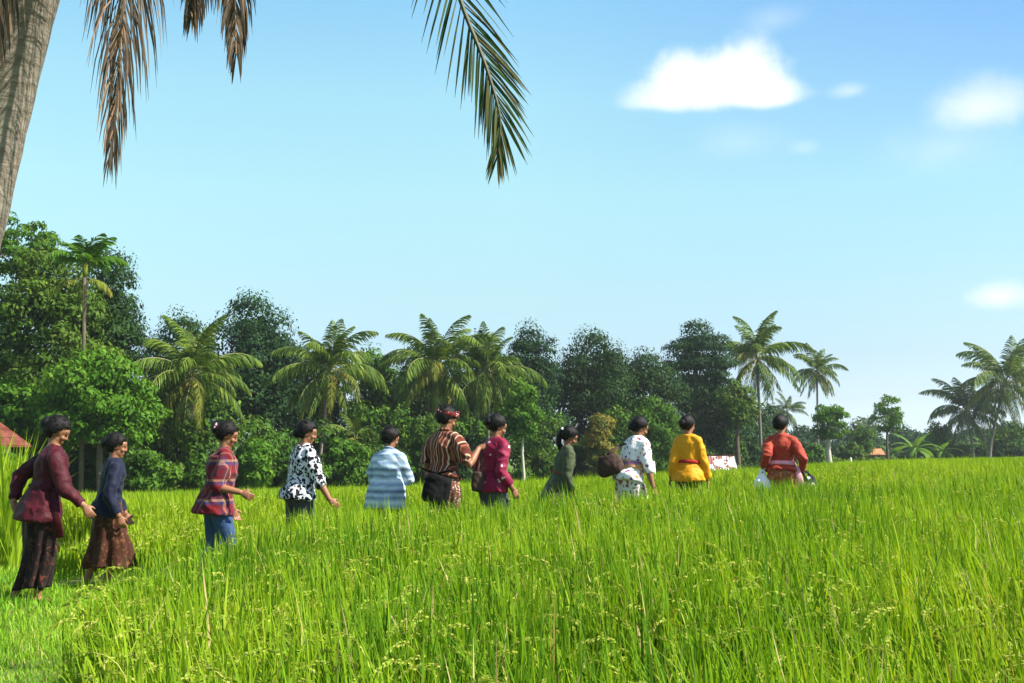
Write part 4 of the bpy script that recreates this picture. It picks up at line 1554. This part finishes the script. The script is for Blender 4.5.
def person(c):
    H = c['H']
    s = H / 1.6
    gi = c.get('girth', 1.0) * 1.04
    yaw = R(c['yaw'])
    top = at(c['px'], c['top'], c['D'])
    base = Vector((top.x, c['D'], top.z - H + c.get('drop', 0.0)))
    root = empty('person', base, yaw)
    lean = R(c.get('lean', 0))
    piv = Vector((0, 0, .54 * H))
    LM = Matrix.Translation(piv) @ Matrix.Rotation(lean, 4, 'Y') @ Matrix.Translation(-piv)
    Ri = Matrix.Rotation(-yaw, 4, 'Z')

    def T(x, y, z):
        return LM @ Vector((x, y, z))

    def Wd(p):
        return Ri @ Vector(p)
    fwd = Vector((1, 0, 0))
    body = Geo()
    rings = [(.455, .085, .115), (.49, .105, .150), (.53, .108, .162), (.58, .095, .145), (.635, .085, .122), (.69, .094, .130), (.745, .104, .146), (.785, .088, .140), (.808, .070, .104), (.830, .052, .068), (.85, .045, .046)]
    xo = [0, -.012, -.015, 0, .008, .010, .012, .005, 0, -.002, 0]
    body.tube([T(xo[i] * s, 0, z * H) for i, (z, a, b) in enumerate(rings)], [(a * s * gi, b * s * gi) for z, a, b in rings], 20, ref=LM.to_3x3() @ fwd)
    # head
    nb = T(-.004 * s, 0, .835 * H)
    hp, hy = R(c.get('hpitch', 8) + 6), R(c.get('hyaw', c['yaw']) - c['yaw'])
    hc = nb + Matrix.Rotation(lean * .5, 3, 'Y') @ Vector((.016 * s, 0, .138 * s))
    HM = Matrix.Translation(hc) @ Matrix.Rotation(hy, 4, 'Z') @ Matrix.Rotation(hp + lean * .5, 4, 'Y') @ Matrix.Scale(s, 4)
    body.tube([nb - Vector((0, 0, .03 * s)), nb.lerp(hc, .4), HM @ Vector((-.012, 0, -.03))], [.055 * s, .049 * s, .052 * s], 14)
    body.ell((-.004, 0, .026), (.096, .074, .094), HM, 18, 12)
    body.ell((.030, 0, -.048), (.060, .054, .064), HM, 16, 10)
    body.ell((.060, 0, -.092), (.026, .028, .020), HM, 10, 6)
    body.ell((.058, 0, .03), (.040, .058, .05), HM, 12, 8)
    body.ell((.070, .034, -.022), (.022, .022, .024), HM, 10, 6)
    body.ell((.070, -.034, -.022), (.022, .022, .024), HM, 10, 6)
    body.tube([HM @ Vector((.090, 0, .022)), HM @ Vector((.097, 0, -.004)), HM @ Vector((.101, 0, -.019)), HM @ Vector((.092, 0, -.028))], [.009 * s, .011 * s, .014 * s, .012 * s], 8)
    for q in (-1, 1):
        body.ell((.002, q * .076, -.006), (.018, .011, .031), HM, 10, 6)
        body.ell((.090, q * .012, -.022), (.011, .009, .008), HM, 8, 5)
    body.ell((.084, 0, -.058), (.011, .023, .008), HM, 10, 6)
    body.ell((.080, 0, -.070), (.011, .019, .008), HM, 10, 6)
    # arms
    sh, el, wr, hd = {}, {}, {}, {}
    for q, k in ((-1, 'R'), (1, 'L')):
        S0 = T(0, q * .150 * s * gi, .780 * H)
        tgt = c.get('hand' + k)
        W0 = Wd(tgt) if tgt else Vector((.05 * s, q * .25 * s * gi, .47 * H))
        if tgt and c.get('abs', True):
            W0 = Vector(W0)
        hint = Wd(c['elb' + k]) if ('elb' + k) in c else Vector((-1, q * .35, -.1))
        E0, W1 = ik(S0, W0, .275 * s, .245 * s, hint)
        sh[k], el[k], wr[k] = S0, E0, W1
        body.tube([T(0, q * .02 * s, .826 * H), T(0, q * .085 * s * gi, .804 * H), S0], [.042 * s, .046 * s, .046 * s], 12)
        body.tube([T(0, q * .09 * s, .775 * H), S0, S0.lerp(E0, .3), S0.lerp(E0, .75), E0, E0.lerp(W1, .3), E0.lerp(W1, .75), W1],
                  [.05 * s, .050 * s * gi, .050 * s * gi, .044 * s * gi, .040 * s, .041 * s, .031 * s, .026 * s], 14)
        fd = (W1 - E0).normalized()
        hdv = Wd(c['hdir' + k]).normalized() if ('hdir' + k) in c else (fd + Vector((0, 0, -.3))).normalized()
        pn = Wd(c['palm' + k]) if ('palm' + k) in c else Vector((.15, -q, .05))
        hd[k] = (W1, hdv, pn)
        add_hand(body, W1, hdv, pn, s * .9, c.get('curl' + k, .55), -q if pn.dot(Vector((0, -q, 0))) > -.2 else q)
    # legs
    foot, knee, hipp = {}, {}, {}
    for q, k in ((-1, 'R'), (1, 'L')):
        hp0 = Vector((0, q * .085 * s, .505 * H))
        ft = Vector(c.get('foot' + k, (0, q * .09, 0))) * s
        an = ft + Vector((-.02 * s, 0, .07 * s))
        K0, A1 = ik(hp0, an, .235 * H, .232 * H, Vector((1, q * .1, 0)))
        hipp[k], knee[k], foot[k] = hp0, K0, A1
        body.tube([hp0 + Vector((0, 0, .03)), hp0, hp0.lerp(K0, .35), hp0.lerp(K0, .8), K0, K0.lerp(A1, .28), K0.lerp(A1, .75), A1, A1 - Vector((0, 0, .03 * s))],
                  [.08 * s * gi, .088 * s * gi, .080 * s * gi, .058 * s, .052 * s, .054 * s, .037 * s, .034 * s, .036 * s], 14)
        body.tube([A1 + Vector((-.05, 0, -.045)) * s, A1 + Vector((0, 0, -.035)) * s, A1 + Vector((.08, 0, -.046)) * s, A1 + Vector((.15, 0, -.055)) * s, A1 + Vector((.18, 0, -.058)) * s],
                  [(.02 * s, .024 * s), (.034 * s, .034 * s), (.023 * s, .040 * s), (.014 * s, .042 * s), (.009 * s, .030 * s)], 12, ref=Vector((0, 0, 1)))
    b = body.remesh('body', .0062, [M['skin'], M['eye'], M['brow'], M['lip']], root, 3)
    inv = HM.inverted()
    me = b.data
    for p in me.polygons:
        if p.center.z > .8 * H:
            h = inv @ p.center
            if h.x > .06:
                if abs(abs(h.y) - .032) < .011 and abs(h.z - .014) < .0055:
                    p.material_index = 1
                elif abs(abs(h.y) - .034) < .017 and abs(h.z - .034) < .004:
                    p.material_index = 2
                elif abs(h.y) < .021 and -.071 < h.z < -.056 and h.x > .07:
                    p.material_index = 3

    # ---- upper garment
    sd = c['seed']

    def foldf(amp):
        def f(v):
            a = mnoise.noise(Vector((v.x * 6 + sd, v.y * 6, v.z * 5)))
            b2 = 1 - 2.2 * abs(mnoise.noise(Vector((v.x * 9 + v.z * 5, v.y * 9 + sd, v.z * 7 - v.x * 4))))
            return max(-.005, amp * (.6 * a + .55 * b2 - .1))
        return f
    g = Geo()
    hem = c['hem']            # height of the hem above the ground, metres
    fl = c.get('flare', 0.03)
    tr = []
    zz = [hem, hem + (.56 * H - hem) * .5, .565 * H, .60 * H, .635 * H, .69 * H, .745 * H, .787 * H, .815 * H, .834 * H, .842 * H]
    bx = [z for z, a, b_ in rings]
    ease = c.get('ease', .016)
    for i, z in enumerate(zz):
        a = np.interp(z / H, bx, [r_[1] for r_ in rings]) if z / H > .5 else .108
        bb = np.interp(z / H, bx, [r_[2] for r_ in rings]) if z / H > .5 else .162
        e_ = ease + fl * max(0, (.60 * H - z) / .25) + (.012 if z < .56 * H else 0)
        if c.get('loose') and .56 < z / H < .72:
            e_ += c['loose']
        if i >= 8:
            e_ = .015
        tr.append(((a * gi + e_) * s, (bb * gi + e_) * s))
    g.tube([T(float(np.interp(z / H, bx, xo)) * s, 0, z) if z > .5 * H else T(-.012 * s, 0, z) for z in zz], tr, 24, ref=LM.to_3x3() @ fwd)
    sl = c.get('sleeve', 1.0)      # fraction of shoulder->wrist covered
    se = c.get('sleeve_ease', .012)
    for k in 'RL':
        A, B, Cc = sh[k], el[k], wr[k]
        qq = -1 if k == 'R' else 1
        g.tube([T(0, qq * .02 * s, .826 * H), T(0, qq * .085 * s * gi, .805 * H), A], [.058 * s, .062 * s, .056 * s + se * .5], 12)
        pts = [T(0, qq * .08 * s, .77 * H), A, A.lerp(B, .35), A.lerp(B, .8)]
        rr = [.055 * s, .050 * s * gi + se * .6, .051 * s * gi + se, .046 * s * gi + se]
        if sl <= .5:
            pts.append(A.lerp(B, sl * 2))
            rr.append(.050 * s * gi + se * 1.6)
            if sl * 2 < .8:
                pts.pop(-2)
                rr.pop(-2)
        else:
            f2 = (sl - .5) * 2
            pts += [B, B.lerp(Cc, f2 * .5), B.lerp(Cc, f2)]
            rr += [.044 * s * gi + se, .040 * s + se, (.036 - .008 * f2) * s + se * 1.3]
        g.tube(pts, rr, 14)
    blouse = g.remesh(c.get('top_name', 'blouse'), .011, M[c['top_mat']], root, 5, foldf(.024))
    # collar edge
    if c.get('collar'):
        g = Geo()
        ring = []
        for i in range(15):
            an = 2 * math.pi * i / 14
            ring.append(T(math.cos(an) * .060 * s, math.sin(an) * .068 * s, .838 * H + .012 * s - math.cos(an) * .02 * s))
        g.tube(ring, [.013 * s] * 15, 8)
        g.build('collar', M[c['collar']], blouse)
    # ---- sash
    if c.get('sash'):
        g = Geo()
        z0, z1 = c.get('sash_z', (.605, .645))
        zs = [z0 * H, z0 * H + .01, (z0 + z1) / 2 * H, z1 * H - .01, z1 * H]
        pr = [.004, .014, .017, .014, .004]
        rr = []
        for z, e_ in zip(zs, pr):
            a = np.interp(z / H, bx, [r_[1] for r_ in rings])
            bb = np.interp(z / H, bx, [r_[2] for r_ in rings])
            l = c.get('loose', 0)
            fx = fl * max(0, (.60 * H - z) / .25)
            rr.append(((a * gi + ease + l + e_ + fx + .006) * s, (bb * gi + ease + l + e_ + fx + .006) * s))
        g.tube([T(float(np.interp(z / H, bx, xo)) * s, 0, z) for z in zs], rr, 32, ref=LM.to_3x3() @ fwd)
        sash = g.remesh('sash', .009, M[c['sash']], root, 2, foldf(.004))
        if c.get('sash_tail'):
            tx, ty, l = c['sash_tail']
            g = Geo()
            p0 = T(0, 0, z0 * H) + Wd((tx, ty, 0))
            g.tube([p0, p0 + Wd((.02, -.01, -l * .5)), p0 + Wd((.06, -.02, -l))], [(.012, .03), (.014, .045), (.008, .05)], 10, ref=Wd((0, 1, 0)))
            g.build('sash_end', M[c['sash']], sash)
    # ---- lower garment
    if c.get('skirt'):
        sk = c['skirt']
        V, Fq = [], []
        n, m = 44, 26
        zt, zb = .60 * H, sk.get('hem', .10)
        cx0 = Vector((0, 0, 0))
        fm = (foot['R'] + foot['L']) / 2
        fspan = (foot['R'] - foot['L'])
        km = (knee['R'] + knee['L']) / 2
        for j in range(m + 1):
            t = j / m
            z = zt + (zb - zt) * t
            if z > .5 * H:
                cxy = T(0, 0, z)
                rx = np.interp(z / H, bx, [r_[1] for r_ in rings]) * s * gi + .014
                ry = np.interp(z / H, bx, [r_[2] for r_ in rings]) * s * gi + .014
            else:
                w = (.5 * H - z) / (.5 * H - .07)
                hx = 0.5 * km.x if w < .5 else km.x
                cx_ = float(np.interp(z, [.07, .28 * H, .5 * H], [fm.x + .03, km.x, 0]))
                cy_ = float(np.interp(z, [.07, .28 * H, .5 * H], [fm.y, km.y * .8, 0]))
                cxy = Vector((cx_, cy_, z))
                sx = float(np.interp(z, [.07, .28 * H, .5 * H], [abs(fspan.x) / 2 + .07, abs((knee['R'] - knee['L']).x) / 2 + .08, .128 * gi])) * s
                sy = float(np.interp(z, [.07, .28 * H, .5 * H], [abs(fspan.y) / 2 + .065, .155 * gi, .182 * gi])) * s
                rx, ry = sx + sk.get('flare', .02) * w, sy + sk.get('flare', .02) * w
            if z > .5 * H:
                w = 0
            bl = sk.get('billow')
            for i in range(n):
                an = 2 * math.pi * i / n
                fa = sk.get('fold', .02) * (.15 + .85 * t)
                rip = fa * math.sin(an * 7 + sd + 2.0 * t) + fa * .7 * math.sin(an * 12 + 1.3 * sd - 3 * t) + .5 * fa * mnoise.noise(Vector((math.cos(an) * 3, math.sin(an) * 3 + sd, z * 6)))
                p = cxy + Vector((math.cos(an) * (rx + rip), math.sin(an) * (ry + rip), 0))
                if bl:
                    d_ = Wd((1, 0, 0))
                    kx = max(0, math.cos(an) * d_.x + math.sin(an) * d_.y)
                    p += d_ * bl * kx ** 1.5 * t ** 1.6 * (1 - .25 * t)
                p.z += .012 * math.sin(an * 3 + sd) * t - sk.get('slant', 0) * math.cos(an) * t
                V.append(p)
        for j in range(m):
            for i in range(n):
                i2 = (i + 1) % n
                Fq.append((j * n + i, (j + 1) * n + i, (j + 1) * n + i2, j * n + i2))
        o = mk(sk.get('name', 'sarong'), np.array([tuple(v) for v in V]), [np.array(Fq)], M[sk['mat']], root, smooth=True)
        sf = o.modifiers.new('thickness', 'SOLIDIFY')
        sf.thickness = .006
        sf.offset = -1
    if c.get('pants'):
        g = Geo()
        g.tube([Vector((xo[i] * s, 0, z * H)) for i, (z, a, b_) in enumerate(rings[:4])], [((a * gi + .017) * s, (b_ * gi + .016) * s) for z, a, b_ in rings[:4]], 18, ref=fwd)
        for k in 'RL':
            A, B, Cc = hipp[k], knee[k], foot[k]
            g.tube([A + Vector((0, 0, .04)), A, A.lerp(B, .4), B, B.lerp(Cc, .35), B.lerp(Cc, .7), Cc + Vector((0, 0, .01))],
                   [.085 * s * gi, .098 * s * gi, .090 * s * gi, .068 * s, .066 * s, .055 * s, .052 * s], 14)
        g.remesh('trousers', .011, M[c['pants']], root, 3, foldf(.009))
    # ---- hair
    hs = c.get('hair', 'bun')
    g = Geo()
    nu, nv = 26, 18
    hr = c.get('hair_r', 1.0)
    V, Fq = [], []
    for j in range(nv + 1):
        ph = -math.pi / 2 + math.pi * j / nv
        for i in range(nu):
            th = 2 * math.pi * i / nu
            p = Vector((math.cos(ph) * math.cos(th) * .110 * hr - .021, math.cos(ph) * math.sin(th) * .095 * hr, math.sin(ph) * .112 * hr + .030))
            p *= 1 + .045 * mnoise.noise(p * 22 + Vector((sd, 0, 0))) + c.get('mess', .015) * mnoise.noise(p * 45 + Vector((sd, 3, 0)))
            V.append(p)
    for j in range(nv):
        for i in range(nu):
            i2 = (i + 1) % nu
            q = (j * nu + i, j * nu + i2, (j + 1) * nu + i2, (j + 1) * nu + i)
            ce = (V[q[0]] + V[q[1]] + V[q[2]] + V[q[3]]) / 4
            if ce.x > .052 and ce.z < .066:
                continue
            if ce.x > .026 and ce.z < .034:
                continue
            if ce.x > -.012 and ce.z < -.016:
                continue
            if ce.z < -.068 and hs != 'long':
                continue
            Fq.append(q)
    for p in V:
        g.v.append(HM @ p)
    g.f, g.m = Fq, [0] * len(Fq)
    if hs == 'bun':
        g.ell((-.112, 0, .012), (.046, .056, .050), HM, 14, 10)
    elif hs == 'bigbun':
        g.ell((-.108, 0, .03), (.060, .070, .062), HM, 14, 10)
    elif hs == 'low':
        g.ell((-.098, 0, -.03), (.046, .056, .046), HM, 14, 10)
    elif hs == 'tail':
        pts = [HM @ Vector(p) for p in ((-.09, 0, .05), (-.125, 0, .02))]
        p = pts[-1]
        pts += [p + Vector((-.03, .0, -.06)) * s, p + Vector((-.035, .01, -.14)) * s, p + Vector((-.02, .01, -.22)) * s, p + Vector((0, .015, -.28)) * s]
        g.tube(pts, [.025 * s, .026 * s, .036 * s, .038 * s, .028 * s, .008 * s], 12)
    rs = random.Random(sd)
    for q in range(90):          # loose strands over the combed hair
        f_ = g.f[rs.randrange(len(g.f))]
        p = g.v[f_[0]]
        lp = inv @ p
        nn = (HM.to_3x3() @ Vector((lp.x + .02, lp.y, lp.z - .03))).normalized()
        t_ = (HM.to_3x3() @ Vector((-1, rs.uniform(-.4, .4), rs.uniform(-.7, .2)))).normalized()
        t_ = (t_ - nn * t_.dot(nn)).normalized()
        w_ = nn.cross(t_).normalized() * .0022
        a_ = p + nn * .003
        b_ = a_ + t_ * rs.uniform(.008, .018) + nn * rs.uniform(.001, .004)
        c_ = b_ + t_ * rs.uniform(.006, .014) - nn * rs.uniform(.001, .006)
        g.strip([a_ - w_, b_ - w_, c_ - w_ * .2], [a_ + w_, b_ + w_, c_ + w_ * .2])
    hair = g.build('hair', M['hair'], root)
    sf = hair.modifiers.new('thickness', 'SOLIDIFY')
    sf.thickness = .003
    sf.offset = -1
    if hs == 'tail':
        g = Geo()
        g.tube([HM @ Vector((-.112, 0, .04)), HM @ Vector((-.128, 0, .026))], [.034 * s, .034 * s], 12)
        g.build('hair_tie', M['hair_tie'], hair)
    if c.get('clip'):
        g = Geo()
        for i in range(5):
            a = i * 1.257
            g.ell((-.130, -.035 + .022 * math.cos(a), .045 + .022 * math.sin(a)), (.012, .016, .016), HM, 8, 6)
        g.ell((-.142, -.035, .045), (.009, .009, .009), HM, 8, 6)
        g.build('hair_clip', M['hairclip'], hair)
    if c.get('headcloth'):
        g = Geo()
        for (zz_, rr_) in ((.045, 1.0),):
            ring, rad = [], []
            for i in range(25):
                an = 2 * math.pi * i / 24
                ring.append(HM @ Vector((math.cos(an) * .108 - .008, math.sin(an) * .088, .055 + .022 * math.cos(an))))
                rad.append((.024 * s, .011 * s))
            g.tube(ring, rad, 10, ref=HM.to_3x3() @ Vector((0, 0, 1)))
        g.ell((.095, 0, .10), (.018, .026, .036), HM, 10, 8)
        g.ell((-.112, 0, .045), (.022, .026, .03), HM, 10, 8)
        g.build('headcloth', M['k_headcloth'], root)
    if c.get('sandals'):
        for k in 'RL':
            g = Geo()
            A1 = foot[k]
            g.tube([A1 + Vector((-.06, 0, -.073)) * s, A1 + Vector((.06, 0, -.073)) * s, A1 + Vector((.19, 0, -.073)) * s], [(.008, .034), (.008, .042), (.006, .03)], 12, ref=Vector((0, 0, 1)))
            g.build('sandal', M['sole'], root)
    tag(root, c['label'], 'person', 'people walking in line along the bund')
    return dict(root=root, base=base, Rz=Matrix.Rotation(yaw, 4, 'Z'), wr=wr, hd=hd, T=T, H=H, s=s, sh=sh, el=el, Wd=Wd, gi=gi)


P = {}
P['A'] = person(dict(seed=1, px=47, top=417, D=8.95, H=1.62, yaw=34, lean=8, hyaw=14, hpitch=18, girth=1.13, hem=.70, flare=.035, top_mat='k_red', sleeve=.94,
    handR=(.43, -.14, .84), elbR=(-.5, -.2, -1), hdirR=(.6, -.1, -.75), handL=(-.27, .02, .86), elbL=(-1, -.1, -.2), hdirL=(.4, -.1, -.6),
    skirt=dict(mat='k_sarong_black', hem=.13, flare=-.02, fold=.026), footL=(-.15, .08, 0), footR=(.0, -.07, 0), hair='bigbun', mess=.03, hair_r=1.05,
    sash='k_red', sash_z=(.60, .62), sash_tail=(.16, -.16, .40), label='person in a dark red blouse and black sarong reaching a hand forward'))
P['B'] = person(dict(seed=2, px=111, top=434, D=9.7, H=1.50, yaw=30, lean=5, hyaw=14, hpitch=4, hem=.72, flare=.02, top_mat='k_navy', sleeve=.93,
    handR=(.18, -.17, .72), elbR=(-.8, -.5, 0), handL=(.10, .2, .72), skirt=dict(mat='k_brown', hem=.24, flare=.03, billow=.17, fold=.03),
    footL=(-.16, .07, 0), footR=(.02, -.07, 0), hair='bun', hair_r=1.02, sandals=True, label='person in a navy blouse holding up a brown sarong'))
P['C'] = person(dict(seed=3, px=219, top=422, D=9.7, H=1.60, yaw=28, lean=7, hyaw=10, hpitch=12, hem=.72, flare=.04, ease=.03, loose=.012, top_mat='k_plaid', top_name='shirt', sleeve=.62,
    handR=(.28, -.16, .93), elbR=(-.9, -.2, -.5), hdirR=(.75, -.1, -.35), handL=(.1, .25, .75), pants='k_jeans', footL=(-.14, .08, .03), footR=(.18, -.08, 0), hair='bigbun', clip=True,
    label='person in a red plaid shirt and jeans with a pink hair clip'))
P['D'] = person(dict(seed=4, px=301, top=421, D=10.5, H=1.58, yaw=34, lean=6, hyaw=8, hpitch=6, girth=1.1, hem=.77, flare=.03, ease=.022, top_mat='k_bw', sleeve=.66,
    handR=(.36, -.16, .74), elbR=(-.8, -.3, -.3), hdirR=(.75, -.1, -.6), handL=(-.05, .3, .75), pants='k_grey', hair='low', footR=(.12, -.09, 0), footL=(-.1, .09, 0),
    label='person in a black and white leaf print blouse and grey trousers'))
P['E'] = person(dict(seed=5, px=388, top=428, D=11.3, H=1.52, yaw=58, lean=4, hyaw=35, hpitch=14, girth=1.08, hem=.62, flare=.035, ease=.035, loose=.015, top_mat='k_blue', top_name='shirt', collar='k_blue', sleeve=.95, sleeve_ease=.02,
    handR=(.16, .20, 1.06), elbR=(.5, -.8, -1), handL=(-.02, .28, 1.06), elbL=(-1, 0, -1), skirt=dict(mat='k_dark', hem=.3), hair='short', mess=.06, hair_r=1.06,
    label='person with cropped hair in a pale blue banded shirt'))
P['F'] = person(dict(seed=6, px=444, top=407, D=10.9, H=1.70, yaw=52, lean=3, hyaw=28, hpitch=14, girth=1.06, hem=.94, flare=.02, ease=.022, top_mat='k_stripe', top_name='shirt', collar='k_stripe', sleeve=.40, sleeve_ease=.022,
    handR=(.38, .02, 1.255), elbR=(.1, -.45, -1), hdirR=(.9, .1, .28), palmR=(.5, .6, -.3), curlR=.2, handL=(-.02, .32, .95), skirt=dict(mat='k_batik', hem=.2, flare=.04), hair='short', hair_r=.98, headcloth=True,
    label='man in a brown striped shirt and headcloth touching the back ahead'))
P['G'] = person(dict(seed=7, px=493, top=415, D=10.95, H=1.60, yaw=40, lean=5, hyaw=18, hpitch=14, girth=1.02, hem=.77, flare=.03, top_mat='k_magenta', sleeve=.88,
    handR=(.22, -.14, .80), elbR=(-.6, -.5, 0), handL=(-.1, .25, .76), skirt=dict(mat='k_grey', hem=.14), hair='bun', sash='k_magenta', sash_z=(.605, .635),
    label='person in a magenta kebaya with white flowers and grey skirt'))
P['H'] = person(dict(seed=8, px=559, top=426, D=12.5, H=1.57, yaw=12, lean=13, hyaw=4, hpitch=18, hem=.55, flare=.028, ease=.022, top_mat='k_olive', top_name='dress', sleeve=.88,
    handR=(.16, -.17, .72), elbR=(-.8, -.4, 0), handL=(.1, .24, .7), skirt=dict(mat='k_olive', hem=.2), hair='tail', sash='k_redsash', sash_z=(.615, .625),
    label='person in an olive green dress with a black ponytail, head bowed'))
P['I'] = person(dict(seed=9, px=629, top=418, D=12.2, H=1.60, yaw=34, lean=17, hyaw=10, hpitch=10, girth=1.04, hem=.80, flare=.03, top_mat='k_floral', sleeve=.62, drop=.03,
    handR=(.26, -.18, .72), elbR=(-.5, -.4, 0), handL=(.08, .25, .75), skirt=dict(mat='k_floral_skirt', hem=.15, flare=.08, billow=.12), hair='low', sash='k_multi', sash_z=(.585, .655),
    footR=(.2, -.09, 0), footL=(-.14, .09, 0), label='person in a white floral blouse leaning forward with a shoulder bag'))
P['J'] = person(dict(seed=10, px=687, top=416, D=13.3, H=1.60, yaw=60, lean=1, hyaw=38, hpitch=4, girth=.97, hem=.75, flare=.05, top_mat='k_yellow', sleeve=.92,
    handR=(.26, .0, .75), elbR=(.1, -1, 0), handL=(-.22, .08, .78), elbL=(-.1, -1, 0), skirt=dict(mat='k_dark', hem=.14), hair='bun', sash='k_redsash', sash_z=(.605, .635),
    label='person in a bright yellow kebaya with a thin red sash'))
P['K'] = person(dict(seed=11, px=780, top=416, D=13.9, H=1.62, yaw=68, lean=1, hyaw=44, hpitch=4, girth=1.07, hem=.86, flare=.02, top_mat='k_coral', sleeve=.93,
    handR=(.27, -.02, .86), elbR=(.15, -1, 0), handL=(-.25, .03, .90), elbL=(-.15, -1, 0), skirt=dict(mat='k_coral_batik', hem=.2, flare=.03), hair='short', hair_r=1.03, sash='k_pink', sash_z=(.575, .615), sash_tail=(.18, -.12, .3),
    label='person in a coral blouse with a pink sash carrying two bags'))


# ------------------------------------------------------------------ bags
def world_pt(p, v):
    return p['base'] + p['Rz'] @ Vector(v)


def bag_body(name, loc, size, mat, rz=0.0, top=.8, seed=0, label='', cat='bag', strap=None, tilt=0.0):
    root = empty(name, loc, rz)
    g = Geo()
    w, d, h = size
    Mx = Matrix.Rotation(tilt, 4, 'Y')
    zs = [-.5, -.42, -.2, .1, .36, .5]
    ws = [.62, .92, 1.0, .98, .9 * top + .1, top * .8]
    pts = [Mx @ Vector((0, 0, z * h)) for z in zs]
    g.tube(pts, [(w / 2 * k, d / 2 * k) for k in ws], 20, ref=Mx.to_3x3() @ Vector((1, 0, 0)))

    def f(v):
        return .012 * (mnoise.noise(v * 9 + Vector((seed, 0, 0))) + .5 * mnoise.noise(v * 22))
    g.remesh('pouch', .011, mat, root, 2, f)
    if strap:
        g = Geo()
        pp = [Vector(q) - Vector(loc) for q in strap]
        pp = [Matrix.Rotation(-rz, 4, 'Z') @ q for q in pp]
        g.tube(pp, [(.018, .006)] * len(pp), 8)
        g.build('strap', mat, root)
    tag(root, label, cat)
    return root


pf = P['F']
w = pf['base'] + Vector((-.06, -.20, .82))
sl = world_pt(pf, pf['T'](-.02, -.16, .80 * 1.7))
bag_body('shoulder_bag', w, (.30, .13, .30), M['k_bagblack'], R(8), .9, 1, 'black cloth bag on the back of the striped shirt man', 'bag',
         [w + Vector((-.12, .0, .1)), w + Vector((-.17, .10, .22)), w + Vector((0, .02, .16)), w + Vector((.14, .0, .2)), w + Vector((.19, .10, .16))], .25)
pg = P['G']
w = pg['base'] + Vector((-.15, -.13, .88))
bag_body('shoulder_bag', w, (.17, .09, .22), M['k_bagbrown'], R(20), .9, 2, 'small brown bag at the hip of the magenta kebaya', 'bag',
         [w + Vector((-.01, 0, .1)), pg['base'] + Vector((-.15, -.10, 1.02)), pg['base'] + Vector((-.13, -.05, 1.14)), pg['base'] + Vector((-.09, .03, 1.24)), pg['base'] + Vector((-.07, .09, 1.285))])
pi_ = P['I']
w = pi_['base'] + Vector((-.24, -.04, 1.0))
bag_body('shoulder_bag', w, (.34, .15, .25), M['k_bagbrown'], R(-12), .8, 3, 'brown shoulder bag behind the white floral blouse', 'bag',
         [w + Vector((-.05, 0, .10)), w + Vector((.02, .02, .17)), w + Vector((.12, .10, .23)), w + Vector((.20, .16, .26)), w + Vector((.28, .20, .24)), w + Vector((.31, .25, .10)), w + Vector((.14, .14, .08))], -.25)
pk = P['K']
hl = world_pt(pk, pk['wr']['L'])
w = hl + Vector((-.02, -.03, -.20))
bag_body('plastic_bag', w, (.23, .16, .26), M['k_plastic'], 0, .45, 4, 'white plastic bag in the left hand of the coral blouse', 'bag',
         [w + Vector((-.03, 0, .11)), w + Vector((-.01, 0, .18)), w + Vector((.02, 0, .19)), w + Vector((.04, 0, .11))])
hr = world_pt(pk, pk['wr']['R'])
M['k_check'] = cloth('black_white_check', spots((.02, .02, .022), [(.75, .75, .78)], [13], [.3], .04))
w = hr + Vector((.10, -.02, -.20))
bag_body('carrier_bag', w, (.26, .16, .26), M['k_check'], 0, .6, 5, 'black and white carrier bag right of the coral blouse', 'bag',
         [w + Vector((-.06, 0, .11)), w + Vector((-.09, 0, .2)), w + Vector((-.05, 0, .2)), w + Vector((.05, 0, .11))])


# ------------------------------------------------------------------ air
def haze():
    g = Geo()
    g.box((0, 1850, 12.5), (5400, 4900, 45))
    n = NT('haze')
    v = n.new('ShaderNodeVolumePrincipled')
    v.inputs['Color'].default_value = (.86, .93, 1.0, 1)
    v.inputs['Density'].default_value = 0.0003
    v.inputs['Anisotropy'].default_value = 0.2
    n.l.new(v.outputs[0], n.out.inputs['Volume'])
    o = g.build('haze', n.mat, smooth=False)
    tag(o, 'thin humid air paling the far trees on the right', 'haze', kind='stuff')


haze()
